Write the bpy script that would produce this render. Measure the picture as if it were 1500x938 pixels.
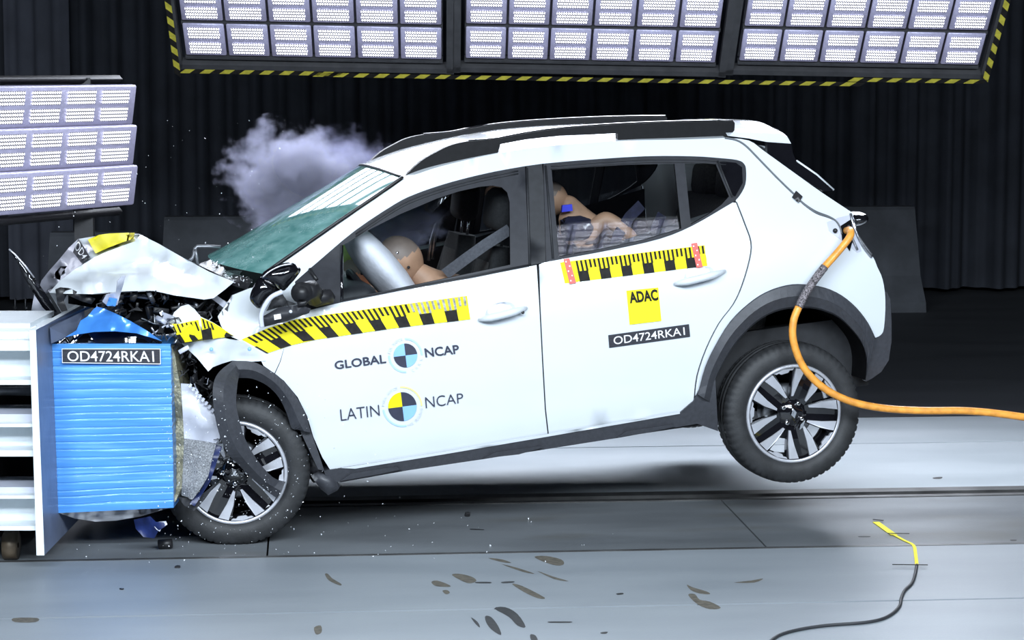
import bpy, bmesh, math, random
from mathutils import Vector as V, Matrix, noise
from mathutils.geometry import delaunay_2d_cdt
R = math.radians
random.seed(7)
for o in list(bpy.data.objects): bpy.data.objects.remove(o)
S = bpy.context.scene
COL = S.collection

# ------------------------------------------------------------------ camera
F_PX, HOR, CAM_Z, PSI = 3400.0, 100.0, 2.0, R(5.0)
tilt = math.atan((469 - HOR) / F_PX)
fh = V((math.sin(PSI), math.cos(PSI), 0)); UPW = V((0, 0, 1))
CR = V((math.cos(PSI), -math.sin(PSI), 0))
CF = fh * math.cos(tilt) - UPW * math.sin(tilt)
CU = fh * math.sin(tilt) + UPW * math.cos(tilt)
CC = V((0, 0, CAM_Z))
cd = bpy.data.cameras.new('camera'); cam = bpy.data.objects.new('camera', cd); COL.objects.link(cam)
cd.sensor_width = 36; cd.lens = F_PX / 1500 * 36; cd.clip_end = 100
mw = Matrix((CR, CU, -CF)).transposed().to_4x4(); mw.translation = CC
cam.matrix_world = mw
S.camera = cam
# ------------------------------------------------------------------ light
S.view_settings.view_transform = 'Standard'; S.view_settings.look = 'None'
S.view_settings.gamma = 1; S.view_settings.use_curve_mapping = False
S.view_settings.exposure = 0.0
wd = bpy.data.worlds.new('hall_air'); S.world = wd; wd.use_nodes = True
wd.node_tree.nodes['Background'].inputs[0].default_value = (.5, .6, 1, 1)
wd.node_tree.nodes['Background'].inputs[1].default_value = 0.012
def area(name, loc, target, sx, sy, power, col=(.80, .90, 1.0), spread=180):
    l = bpy.data.lights.new(name, 'AREA'); l.shape = 'RECTANGLE'; l.size = sx; l.size_y = sy
    l.energy = power; l.color = col; l.spread = R(spread)
    o = bpy.data.objects.new(name, l); COL.objects.link(o); o.location = loc
    o.rotation_euler = (V(target) - V(loc)).to_track_quat('-Z', 'Z').to_euler()
    return o
KEY = 142
for i, x in enumerate((-3.2, -1.3, 0.6, 2.5, 4.4)):      # overhead flood row above the near side of the track
    for j, (y, z) in enumerate(((2.6, 4.0), (3.2, 4.9))):
        area('flood_lamp', (x, y, z), (x * .8 + .3, 10.3, .6), 1.5, .6, KEY)
LED = 1.7
BANK = 5.2

# ------------------------------------------------------------------ ray helpers
def ray(px, py): return CF + CR * ((px - 750) / F_PX) - CU * ((py - 469) / F_PX)
def at(px, py, d): return CC + ray(px, py) * d
def on_z(px, py, z=0.0):
    d = ray(px, py); return CC + d * ((z - CC.z) / d.z)
def camvec(x, y, z): return CR * x - CU * y + CF * z
def cvec(p): return V(p)

# ------------------------------------------------------------------ object helpers
def tag(o, label=None, cat=None, group=None, kind=None):
    if label: o['label'] = label
    if cat: o['category'] = cat
    if group: o['group'] = group
    if kind: o['kind'] = kind
    return o
def empty(name, mtx, label, cat, group=None):
    o = bpy.data.objects.new(name, None); COL.objects.link(o)
    o.matrix_world = mtx if isinstance(mtx, Matrix) else Matrix.Translation(V(mtx))
    o.empty_display_size = .1
    return tag(o, label, cat, group)
def copy_tree(o, parent=None):
    c = o.copy(); COL.objects.link(c)
    if parent is not None: c.parent = parent
    for ch in [x for x in bpy.data.objects if x.parent == o]: copy_tree(ch, c)
    return c
class MB:
    def __init__(s): s.v = []; s.f = []; s.m = []; s.sm = []
    def add(s, vs, fs, mi=0, sm=False):
        b = len(s.v); s.v += [V(p) for p in vs]
        for f in fs: s.f.append([b + i for i in f]); s.m.append(mi); s.sm.append(sm)
        return s
    def box(s, c, size, rot=None, mi=0):
        x, y, z = [k / 2 for k in size]; c = V(c)
        vs = [V((a, b, d)) for a in (-x, x) for b in (-y, y) for d in (-z, z)]
        if rot is not None: vs = [rot @ p for p in vs]
        return s.add([p + c for p in vs], [(0, 1, 3, 2), (4, 6, 7, 5), (0, 4, 5, 1), (2, 3, 7, 6), (0, 2, 6, 4), (1, 5, 7, 3)], mi)
    def box2(s, a, b, mi=0):
        a, b = V(a), V(b); return s.box((a + b) / 2, b - a, None, mi)
    def rbox(s, c, size, bev, rot=None, mi=0, seg=3):
        bm = bmesh.new(); bmesh.ops.create_cube(bm, size=1)
        for v in bm.verts: v.co = V([v.co[i] * size[i] for i in range(3)])
        bmesh.ops.bevel(bm, geom=bm.edges[:], offset=bev, segments=seg, profile=.5, affect='EDGES')
        bm.verts.index_update()
        vs = [(rot @ v.co if rot is not None else v.co) + V(c) for v in bm.verts]
        s.add(vs, [[v.index for v in f.verts] for f in bm.faces], mi, True); bm.free(); return s
    def ell(s, c, rad, rot=None, mi=0, n=20, m=12, fn=None):
        vs = []; fs = []
        for i in range(m + 1):
            t = math.pi * i / m
            for j in range(n):
                p = 2 * math.pi * j / n
                q = V((math.sin(t) * math.cos(p), math.sin(t) * math.sin(p), math.cos(t)))
                if fn: q = fn(q)
                q = V((q.x * rad[0], q.y * rad[1], q.z * rad[2]))
                if rot is not None: q = rot @ q
                vs.append(q + V(c))
        for i in range(m):
            for j in range(n):
                fs.append((i * n + j, (i + 1) * n + j, (i + 1) * n + (j + 1) % n, i * n + (j + 1) % n))
        return s.add(vs, fs, mi, True)
    def tube(s, pts, r, n=10, mi=0, cap=True, flat=1.0):
        pts = [V(p) for p in pts]; rs = r if isinstance(r, (list, tuple)) else [r] * len(pts)
        up = V((0, 0, 1)); vs = []; fs = []
        t0 = (pts[1] - pts[0]).normalized()
        a = t0.cross(up)
        if a.length < 1e-3: a = t0.cross(V((0, 1, 0)))
        a.normalize()
        for i, p in enumerate(pts):
            t = (pts[min(i + 1, len(pts) - 1)] - pts[max(i - 1, 0)]).normalized()
            a = (a - t * a.dot(t)).normalized(); b = t.cross(a)
            for k in range(n):
                th = 2 * math.pi * k / n
                vs.append(p + (a * math.cos(th) * flat + b * math.sin(th)) * rs[i])
        for i in range(len(pts) - 1):
            for k in range(n):
                fs.append((i * n + k, i * n + (k + 1) % n, (i + 1) * n + (k + 1) % n, (i + 1) * n + k))
        if cap: fs.append(list(range(n))[::-1]); fs.append([(len(pts) - 1) * n + k for k in range(n)])
        return s.add(vs, fs, mi, True)
    def lathe(s, prof, n=72, mi=0, a0=0, a1=2 * math.pi, rfn=None):      # axis = local y
        full = abs(a1 - a0 - 2 * math.pi) < 1e-6; m = n if full else n + 1
        vs = []; fs = []; k = len(prof)
        for j in range(m):
            th = a0 + (a1 - a0) * j / n
            for i, (y, r) in enumerate(prof):
                if rfn: r = rfn(i, j, r)
                vs.append((r * math.cos(th), y, r * math.sin(th)))
        for j in range(n):
            j2 = (j + 1) % m
            for i in range(k - 1): fs.append((j * k + i, j2 * k + i, j2 * k + i + 1, j * k + i + 1))
        return s.add(vs, fs, mi, True)
    def prism(s, loop, d, mi=0, mi_side=None):
        loop = [V(p) for p in loop]; n = len(loop); d = V(d)
        s.add(loop + [p + d for p in loop], [list(range(n)), [n + i for i in range(n)][::-1]], mi)
        return s.add(loop + [p + d for p in loop], [(i, n + i, n + (i + 1) % n, (i + 1) % n) for i in range(n)], mi if mi_side is None else mi_side)
    def loft(s, rows, mi=0, sm=True, closed=False):
        n = len(rows[0]); vs = [V(p) for r in rows for p in r]; fs = []
        for i in range(len(rows) - 1):
            for j in range(n if closed else n - 1):
                fs.append((i * n + j, i * n + (j + 1) % n, (i + 1) * n + (j + 1) % n, (i + 1) * n + j))
        return s.add(vs, fs, mi, sm)
    def xf(s, M): s.v = [M @ p for p in s.v]; return s
    def build(s, name, mats, parent=None, world=False, recalc=True):
        me = bpy.data.meshes.new(name)
        vs = s.v
        if world and parent is not None:
            inv = parent.matrix_world.inverted(); vs = [inv @ p for p in vs]
        me.from_pydata([tuple(p) for p in vs], [], s.f)
        for m in (mats if isinstance(mats, (list, tuple)) else [mats]): me.materials.append(m)
        me.polygons.foreach_set('material_index', s.m); me.polygons.foreach_set('use_smooth', s.sm)
        if recalc:
            bm = bmesh.new(); bm.from_mesh(me); bmesh.ops.recalc_face_normals(bm, faces=bm.faces); bm.to_mesh(me); bm.free()
        me.update()
        o = bpy.data.objects.new(name, me); COL.objects.link(o)
        if parent is not None: o.parent = parent
        return o
def world_origin(o):                       # puts a top-level mesh's origin at its base
    me = o.data; n = len(me.vertices)
    c = sum((v.co for v in me.vertices), V()) / n; c.z = min(v.co.z for v in me.vertices)
    me.transform(Matrix.Translation(-c)); o.location = c; return o

# ------------------------------------------------------------------ materials
def mat(name, col, rough=.5, metal=0, coat=0, var=.06, scale=12, bump=0, bscale=60, stretch=(1, 1, 1), spec=.5, col2=None, emit=None):
    m = bpy.data.materials.new(name); m.use_nodes = True; nt = m.node_tree; N = nt.nodes; L = nt.links
    b = N['Principled BSDF']; tc = N.new('ShaderNodeTexCoord'); mp = N.new('ShaderNodeMapping')
    mp.inputs['Scale'].default_value = stretch; L.new(tc.outputs['Object'], mp.inputs[0])
    nz = N.new('ShaderNodeTexNoise'); nz.inputs['Scale'].default_value = scale; nz.inputs['Detail'].default_value = 5
    L.new(mp.outputs[0], nz.inputs['Vector'])
    rp = N.new('ShaderNodeValToRGB'); L.new(nz.outputs[0], rp.inputs[0])
    c2 = col2 or tuple(min(1, c * (1 + var)) for c in col)
    c1 = col if col2 else tuple(c * (1 - var) for c in col)
    rp.color_ramp.elements[0].position = .35; rp.color_ramp.elements[1].position = .65
    rp.color_ramp.elements[0].color = (*c1, 1); rp.color_ramp.elements[1].color = (*c2, 1)
    L.new(rp.outputs[0], b.inputs['Base Color'])
    b.inputs['Roughness'].default_value = rough; b.inputs['Metallic'].default_value = metal
    b.inputs['Coat Weight'].default_value = coat; b.inputs['Coat Roughness'].default_value = .04
    b.inputs['Specular IOR Level'].default_value = spec
    if bump:
        n2 = N.new('ShaderNodeTexNoise'); n2.inputs['Scale'].default_value = bscale; n2.inputs['Detail'].default_value = 4
        L.new(mp.outputs[0], n2.inputs['Vector'])
        bp = N.new('ShaderNodeBump'); bp.inputs['Strength'].default_value = bump; bp.inputs['Distance'].default_value = .01
        L.new(n2.outputs[0], bp.inputs['Height']); L.new(bp.outputs[0], b.inputs['Normal'])
    return m
M = {}
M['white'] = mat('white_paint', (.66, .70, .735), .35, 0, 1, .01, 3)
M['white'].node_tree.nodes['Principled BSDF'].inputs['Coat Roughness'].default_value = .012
M['bare_shade_white'] = mat('bare_sheet_shaded_white', (.52, .54, .62), .4, 0, .3, .08, 6)
M['black'] = mat('black_plastic', (.012, .012, .014), .45, 0, 0, .2, 40)
M['railblack'] = mat('rail_black', (.005, .005, .006), .5, 0, 0, .2, 40, spec=.18)
M['gloss'] = mat('gloss_black', (.006, .006, .008), .08, 0, 1, .1, 20)
M['frame'] = mat('satin_black_trim', (.026, .027, .032), .5, 0, 0, .1, 30, spec=.3)
M['clad'] = mat('grey_cladding', (.042, .044, .052), .42, 0, 0, .12, 60, .12, 300)
M['rubber'] = mat('tyre_rubber', (.022, .023, .025), .62, 0, 0, .25, 18, .1, 120)
M['silver'] = mat('machined_alloy', (.62, .63, .68), .32, .55, .4, .04, 30)
M['chrome'] = mat('chrome', (.8, .8, .82), .12, 1, 0, .05, 20)
M['steel'] = mat('dull_steel', (.22, .23, .25), .4, .8, 0, .2, 20)
M['dark'] = mat('dark_void', (.005, .005, .006), .9, 0, 0, .2, 10, spec=.05)
M['cabin'] = mat('cabin_plastic', (.014, .015, .018), .6, 0, 0, .2, 30)
M['seat'] = mat('seat_cloth', (.045, .044, .044), .9, 0, 0, .25, 90, .2, 200)
M['seat2'] = mat('seat_side_cloth', (.014, .014, .015), .9, 0, 0, .25, 90, .2, 200)
M['belt'] = mat('belt_webbing', (.10, .10, .115), .7, 0, 0, .15, 90)
M['yellow'] = mat('tape_yellow', (.88, .76, .012), .6, 0, 0, .04, 20, spec=.2)
M['sqyellow'] = mat('sticker_yellow', (.90, .80, .025), .65, 0, 0, .02, 20, spec=.15)
M['tblack'] = mat('tape_black', (.014, .013, .012), .7, 0, 0, .3, 50, spec=.2)
M['tfade'] = mat('tape_scuffed', (.26, .26, .23), .5, 0, 0, .5, 60)
M['red'] = mat('tape_red', (.72, .09, .07), .5, 0, .2, .1, 60)
M['plate'] = mat('label_grey', (.04, .041, .05), .65, 0, 0, .25, 30, stretch=(1, 1, 12), spec=.15)
M['ink'] = mat('ink_white', (.85, .86, .88), .5, 0, 0, .02, 20)
M['navyink'] = mat('ink_navy', (.03, .033, .06), .5, 0, 0, .1, 20)
M['paleink'] = mat('ink_pale', (.62, .65, .70), .5, 0, 0, .03, 20)
M['lblue'] = mat('ink_light_blue', (.26, .50, .84), .5, 0, 0, .03, 20)
M['pblue'] = mat('ink_pale_blue', (.42, .62, .85), .5, 0, 0, .03, 20)
M['pyellow'] = mat('ink_pale_yellow', (.80, .79, .30), .5, 0, 0, .03, 20)
M['blue'] = mat('barrier_blue', (.075, .29, .72), .32, .1, .3, .08, 5, .12, 5, (.8, .8, 12))
M['bluesheet'] = mat('barrier_blue_sheet', (.06, .25, .70), .30, .2, .5, .08, 6, .15, 9)
M['navy'] = mat('torn_blue_sheet', (.008, .018, .09), .4, 0, 0, .3, 20, .2, 30)
M['alu'] = mat('bare_aluminium', (.42, .43, .46), .3, .9, 0, .25, 6, .1, 8, (1, 1, 6))
M['core'] = mat('honeycomb_core', (.38, .36, .25), .45, .4, 0, .25, 40, .8, 90, (1, 1, .6))
M['mesh'] = mat('honeycomb_mesh', (.30, .31, .33), .5, .3, 0, .35, 160, .8, 220)
M['bwhite'] = mat('frame_white', (.72, .77, .80), .5, 0, .1, .06, 8, .08, 40)
M['bgrey'] = mat('frame_bluegrey', (.16, .19, .27), .45, .1, .1, .15, 6, .1, 30)
M['brown'] = mat('roller_brown', (.10, .075, .05), .5, .3, 0, .3, 20)
M['tan'] = mat('dummy_skin', (.42, .24, .15), .55, 0, 0, .12, 14)
M['cap'] = mat('dummy_skull_cap', (.20, .15, .125), .55, 0, 0, .1, 14)
M['orange_paint'] = mat('dummy_chin_paint', (.62, .24, .13), .55, 0, 0, .1, 14)
M['shirt'] = mat('dummy_suit', (.012, .012, .035), .8, 0, 0, .3, 50)
M['marker'] = mat('marker_blue', (.05, .06, .75), .6, 0, 0, .1, 20)
M['green'] = mat('marker_green', (.42, .52, .16), .6, 0, 0, .2, 20)
M['airbag'] = mat('airbag_cloth', (.86, .84, .90), .75, 0, 0, .04, 30, .25, 35)
M['orange'] = mat('cable_orange', (.80, .33, .05), .45, 0, .1, .18, 26, .1, 80)
M['sleeve'] = mat('braided_sleeve', (.18, .16, .17), .4, .3, 0, .9, 160, .6, 220)
M['cable'] = mat('cable_grey', (.10, .11, .12), .5, 0, 0, .1, 20)
M['dcable'] = mat('cable_dark', (.03, .032, .036), .5, 0, 0, .1, 20)
M['concrete'] = mat('concrete_block', (.060, .065, .075), .85, 0, 0, .18, 5, .2, 30)
M['panelframe'] = mat('lamp_frame', (.075, .075, .08), .5, .3, 0, .15, 10)
M['hazy'] = mat('hazard_yellow', (.52, .46, .05), .6, 0, 0, .15, 30)
M['rail'] = mat('rail_steel', (.12, .12, .12), .4, .6, 0, .3, 6)
M['stain'] = mat('worn_patch', (.10, .088, .068), .7, 0, 0, .3, 40)
M['stain2'] = mat('dark_scrape', (.02, .02, .022), .6, 0, 0, .3, 40)
M['glassbit'] = mat('glass_crumbs', (.85, .88, .92), .2, 0, 1, .05, 40)

def glassmat(name, tint, gl=1.0, base=.07):
    m = bpy.data.materials.new(name); m.use_nodes = True; nt = m.node_tree; N = nt.nodes; L = nt.links
    N.remove(N['Principled BSDF']); out = N['Material Output']
    tr = N.new('ShaderNodeBsdfTransparent'); tr.inputs[0].default_value = (*tint, 1)
    g = N.new('ShaderNodeBsdfGlossy'); g.inputs['Roughness'].default_value = .02; g.inputs[0].default_value = (gl, gl, gl, 1)
    lw = N.new('ShaderNodeLayerWeight'); lw.inputs[0].default_value = .5          # Schlick, the same from both faces
    pw = N.new('ShaderNodeMath'); pw.operation = 'POWER'; L.new(lw.outputs['Facing'], pw.inputs[0]); pw.inputs[1].default_value = 5
    fr = N.new('ShaderNodeMath'); fr.operation = 'MULTIPLY_ADD'; L.new(pw.outputs[0], fr.inputs[0]); fr.inputs[1].default_value = .93; fr.inputs[2].default_value = base
    mx = N.new('ShaderNodeMixShader'); L.new(fr.outputs[0], mx.inputs[0]); L.new(tr.outputs[0], mx.inputs[1]); L.new(g.outputs[0], mx.inputs[2])
    L.new(mx.outputs[0], out.inputs[0]); return m
M['glass'] = glassmat('side_glass', (.90, .93, .94))
M['rglass'] = glassmat('rear_side_glass', (.84, .88, .89), 1.0, .115)
def windshield_mat():
    m = bpy.data.materials.new('cracked_windshield'); m.use_nodes = True; nt = m.node_tree; N = nt.nodes; L = nt.links
    b = N['Principled BSDF']; tc = N.new('ShaderNodeTexCoord')
    nz = N.new('ShaderNodeTexNoise'); nz.inputs['Scale'].default_value = 9; nz.inputs['Detail'].default_value = 8
    mp = N.new('ShaderNodeMapping'); mp.inputs['Scale'].default_value = (1, 1.2, 4); L.new(tc.outputs['Object'], mp.inputs[0]); L.new(mp.outputs[0], nz.inputs['Vector'])
    rp = N.new('ShaderNodeValToRGB'); rp.color_ramp.elements[0].position = .3; rp.color_ramp.elements[1].position = .75
    rp.color_ramp.elements[0].color = (.11, .31, .29, 1); rp.color_ramp.elements[1].color = (.30, .56, .53, 1)
    L.new(nz.outputs[0], rp.inputs[0])
    vo = N.new('ShaderNodeTexVoronoi'); vo.feature = 'DISTANCE_TO_EDGE'; vo.inputs['Scale'].default_value = 55; L.new(tc.outputs['Object'], vo.inputs['Vector'])
    lt = N.new('ShaderNodeMath'); lt.operation = 'LESS_THAN'; lt.inputs[1].default_value = .03; L.new(vo.outputs['Distance'], lt.inputs[0])
    n2 = N.new('ShaderNodeTexNoise'); n2.inputs['Scale'].default_value = 7; L.new(tc.outputs['Object'], n2.inputs['Vector'])
    gt = N.new('ShaderNodeMath'); gt.operation = 'GREATER_THAN'; gt.inputs[1].default_value = .56; L.new(n2.outputs[0], gt.inputs[0])
    mu = N.new('ShaderNodeMath'); mu.operation = 'MULTIPLY'; L.new(lt.outputs[0], mu.inputs[0]); L.new(gt.outputs[0], mu.inputs[1])
    mu2 = N.new('ShaderNodeMath'); mu2.operation = 'MULTIPLY'; L.new(mu.outputs[0], mu2.inputs[0]); mu2.inputs[1].default_value = .55
    mix = N.new('ShaderNodeMixRGB'); L.new(mu2.outputs[0], mix.inputs[0]); L.new(rp.outputs[0], mix.inputs[1]); mix.inputs[2].default_value = (.6, .8, .78, 1)
    L.new(mix.outputs[0], b.inputs['Base Color']); b.inputs['Roughness'].default_value = .04; b.inputs['Coat Weight'].default_value = 0
    b.inputs['Specular IOR Level'].default_value = .9
    tr = N.new('ShaderNodeBsdfTransparent'); tr.inputs[0].default_value = (.5, .75, .72, 1)
    mx = N.new('ShaderNodeMixShader'); mx.inputs[0].default_value = .8
    L.new(tr.outputs[0], mx.inputs[1]); L.new(b.outputs[0], mx.inputs[2]); L.new(mx.outputs[0], N['Material Output'].inputs[0])
    return m
M['shield'] = windshield_mat()
def led_mat():
    m = bpy.data.materials.new('led_cluster'); m.use_nodes = True; nt = m.node_tree; N = nt.nodes; L = nt.links
    N.remove(N['Principled BSDF']); tc = N.new('ShaderNodeTexCoord'); sp = N.new('ShaderNodeSeparateXYZ'); L.new(tc.outputs['Generated'], sp.inputs[0])
    def ma(op, a, b=None):
        n = N.new('ShaderNodeMath'); n.operation = op
        for i, x in enumerate((a, b)):
            if x is None: continue
            if isinstance(x, (int, float)): n.inputs[i].default_value = x
            else: L.new(x, n.inputs[i])
        return n.outputs[0]
    v = ma('MULTIPLY', sp.outputs[1], 4.0); row = ma('FLOOR', v)
    u = ma('ADD', ma('MULTIPLY', sp.outputs[0], 13.0), ma('MULTIPLY', ma('MODULO', row, 2.0), .5))
    du = ma('ABSOLUTE', ma('SUBTRACT', ma('FRACT', u), .5)); dv = ma('ABSOLUTE', ma('SUBTRACT', ma('FRACT', v), .5))
    d = ma('SQRT', ma('ADD', ma('MULTIPLY', du, du), ma('MULTIPLY', dv, dv)))
    k = ma('SUBTRACT', 1.0, ma('MULTIPLY', d, 2.0)); k = ma('MAXIMUM', k, 0.0)
    st = ma('ADD', ma('MULTIPLY', ma('MULTIPLY', k, k), LED * 10.0), LED * .10)
    em = N.new('ShaderNodeEmission'); em.inputs[0].default_value = (.83, .86, 1, 1); L.new(st, em.inputs[1])
    L.new(em.outputs[0], N['Material Output'].inputs[0]); return m
M['led'] = led_mat()
def glowplate():      # reflector tray around the diodes; their spill light is put in as its own emission
    m = mat('led_tray_painted_glow', (.40, .39, .52), .35, .3, 0, .1, 60, .2, 150)
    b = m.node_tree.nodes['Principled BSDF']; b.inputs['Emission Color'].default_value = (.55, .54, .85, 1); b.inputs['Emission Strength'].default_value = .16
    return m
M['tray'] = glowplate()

# ------------------------------------------------------------------ the hall
def struct(name, mb, m):
    o = mb.build(name, m); o['kind'] = 'structure'; return o
def floormat(name, c1, c2, rough, brown=0):
    m = bpy.data.materials.new(name); m.use_nodes = True; nt = m.node_tree; N = nt.nodes; L = nt.links
    b = N['Principled BSDF']; tc = N.new('ShaderNodeTexCoord'); mp = N.new('ShaderNodeMapping'); mp.inputs['Scale'].default_value = (.5, 1.6, 1)
    L.new(tc.outputs['Object'], mp.inputs[0])
    n1 = N.new('ShaderNodeTexNoise'); n1.inputs['Scale'].default_value = 1.6; n1.inputs['Detail'].default_value = 8; L.new(mp.outputs[0], n1.inputs['Vector'])
    r1 = N.new('ShaderNodeValToRGB'); r1.color_ramp.elements[0].position = .32; r1.color_ramp.elements[1].position = .68
    r1.color_ramp.elements[0].color = (*c1, 1); r1.color_ramp.elements[1].color = (*c2, 1); L.new(n1.outputs[0], r1.inputs[0])
    n2 = N.new('ShaderNodeTexNoise'); n2.inputs['Scale'].default_value = 2.3; n2.inputs['Detail'].default_value = 6; L.new(mp.outputs[0], n2.inputs['Vector'])
    r2 = N.new('ShaderNodeValToRGB'); r2.color_ramp.elements[0].position = .52; r2.color_ramp.elements[1].position = .75
    r2.color_ramp.elements[1].color = (brown, brown, brown, 1); L.new(n2.outputs[0], r2.inputs[0])
    mx = N.new('ShaderNodeMixRGB'); mx.inputs[2].default_value = (.11, .10, .075, 1); L.new(r2.outputs[0], mx.inputs[0]); L.new(r1.outputs[0], mx.inputs[1])
    L.new(mx.outputs[0], b.inputs['Base Color'])
    n3 = N.new('ShaderNodeTexNoise'); n3.inputs['Scale'].default_value = 90; L.new(tc.outputs['Object'], n3.inputs['Vector'])
    mr = N.new('ShaderNodeMapRange'); mr.inputs[3].default_value = rough - .07; mr.inputs[4].default_value = rough + .1
    L.new(n1.outputs[0], mr.inputs[0]); L.new(mr.outputs[0], b.inputs['Roughness'])
    bp = N.new('ShaderNodeBump'); bp.inputs['Strength'].default_value = .06; bp.inputs['Distance'].default_value = .01; L.new(n3.outputs[0], bp.inputs['Height']); L.new(bp.outputs[0], b.inputs['Normal'])
    return m
FM_front = floormat('floor_plate_front', (.20, .225, .25), (.26, .285, .31), .46)
FM_mid = floormat('floor_plate_worn', (.12, .13, .14), (.19, .205, .22), .33, .55)
FM_back = floormat('floor_plate_back', (.40, .445, .475), (.50, .54, .57), .32)
FM_far = floormat('floor_concrete_dark', (.028, .031, .036), (.042, .046, .052), .6)
X0, X1 = -9, 11
struct('floor', MB().box2((X0, -1, -.12), (X1, 21, -.05)), M['dark'])
G = .009
for (ya, yb, fm) in ((-1, 7.55, FM_front), (7.55, 8.44, FM_front), (8.44, 9.44, FM_front), (10.76, 12.08, FM_back), (12.08, 13.0, FM_back), (13.0, 21, FM_far)):
    struct('floor', MB().box2((X0, ya + G, -.05), (X1, yb - G, 0)), fm)
jx = [X0, on_z(392, 806).x, on_z(1092, 770).x, X1]
for a, b in zip(jx[:-1], jx[1:]):
    struct('floor', MB().box2((a + .004, 9.44 + G, -.05), (b - .004, 10.52, 0)), FM_mid)
# guide rail slot in the track
struct('trim_1', MB().box2((X0, 10.525, -.05), (X1, 10.575, .004)), M['rail'])
struct('trim_2', MB().box2((X0, 10.66, -.05), (X1, 10.755, .003)), M['rail'])
struct('trim_3', MB().box2((X0, 9.425, -.02), (X1, 9.455, .002)), M['rail'])
# curtain backdrop
def curtain(name, xa, xb, y, z0, z1, m, amp=.09, pitch=.42, seed=0):
    mb = MB(); n = int((xb - xa) / .035); rows = []
    for z, k in ((z0, 1.15), ((z0 + z1) / 2, 1), (z1, .9)):
        row = []
        for i in range(n + 1):
            x = xa + (xb - xa) * i / n
            ph = noise.noise(V((x * .8 + seed, 3.1, 0))) * 4
            row.append((x, y + amp * k * (math.sin(x * 2 * math.pi / pitch + ph) + .45 * math.sin(x * 5.7 * math.pi / pitch + ph * 1.7)), z))
        rows.append(row)
    return mb.loft(rows).build(name, m)
M['curtain'] = mat('curtain_cloth', (.026, .030, .041), .85, 0, 0, .2, 3, .1, 40)
M['curtain2'] = mat('curtain_cloth_grey', (.060, .065, .085), .85, 0, 0, .15, 3, .1, 40)
c = curtain('wall_back', -3.35, 11, 20.3, .04, 8, M['curtain']); c['kind'] = 'structure'
struct('wall_back_plain', MB().box2((X0, 20.8, -.1), (X1, 21, 8)), M['dark']).name = 'wall_rear'
struct('wall_left', MB().box2((X0, -1, -.1), (X0 + .1, 21, 8)), M['dark'])
struct('wall_right', MB().box2((X1 - .1, -1, -.1), (X1, 21, 8)), M['dark'])
a, b = at(18, 60, 20.0), at(110, 60, 20.0)
g = curtain('curtain', a.x, b.x, 19.9, .05, 5, M['curtain2'], .05, .3, 5)
tag(g, 'grey curtain strip hanging behind the lamp tower on the left edge', 'curtain')
world_origin(g)
g = curtain('curtain', a.x - .8, a.x - .13, 19.9, .05, 5, M['curtain'], .05, .3, 9)
tag(g, 'black curtain strip left of the grey one, at the very edge', 'curtain'); world_origin(g)

# concrete barrier blocks at the back
def jersey(px0, px1, py_top, py_bot, depth_px, label, lean=.05):
    p0 = on_z(px0, py_bot); p1 = on_z(px1, py_bot)
    y = p1.y; d = (p1 - CC).dot(CF)
    p0 = at(px0, py_bot, d); t = at(px1, py_top, d)
    h = t.z; x0, x1 = p0.x, p1.x
    mb = MB(); prof = [(-.30, 0), (-.30, .10 * h), (-.17, .34 * h), (-.10, .97 * h), (-.08, h), (.08, h), (.10, .97 * h), (.17, .34 * h), (.30, .10 * h), (.30, 0)]
    rows = []
    for i in range(13):
        f = i / 12; rows.append([(x0 + (x1 - x0) * f - (.0 if 0 < i < 12 else (lean * zz / h if i == 12 else -lean * zz / h)), y + .3 + yy, zz) for yy, zz in prof])
    mb.loft(rows, sm=False); mb.add(rows[0], [list(range(10))]); mb.add(rows[-1], [list(range(10))[::-1]])
    o = mb.build('concrete_barrier', M['concrete']); tag(o, label, 'barrier', None); return world_origin(o)
jersey(1120, 1357, 304, 458, 0, 'grey concrete barrier block behind the rear of the car, at the right', .06)
jersey(233, 520, 318, 470, 0, 'grey concrete barrier block behind the windshield and smoke')
jersey(63, 210, 342, 520, 0, 'grey concrete barrier block behind the crumpled bonnet at the left')

# ------------------------------------------------------------------ LED lamp banks
E1 = camvec(1, .016, .018).normalized()
E2 = camvec(-.03, .744, 1.0); E2 = (E2 - E1 * E2.dot(E1)).normalized()
B0 = at(850, 112, 14.0)
BN = E1.cross(E2).normalized()
if BN.dot(CC - B0) < 0: BN = -BN
BM = Matrix((E1, -E2, E1.cross(-E2))).transposed().to_4x4(); BM.translation = B0     # local x right, y up the slope, z = face normal
ZS = 1 if (E1.cross(-E2)).dot(CC - B0) > 0 else -1
def strip_tape(mb, p0, p1, wid, n):     # hazard tape: yellow and black slanted blocks (mi 0 yellow, 1 black)
    p0, p1 = V(p0), V(p1); d = (p1 - p0) / n; s = V((-d.y, d.x, 0)).normalized() * wid; sk = d * .32
    for i in range(n):
        a = p0 + d * i; b = a + d * .5; c2 = a + d
        mb.add([a, b, b + s + sk, a + s + sk], [(0, 1, 2, 3)], 0); mb.add([b, c2, c2 + s + sk, b + s + sk], [(0, 1, 2, 3)], 1)
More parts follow.
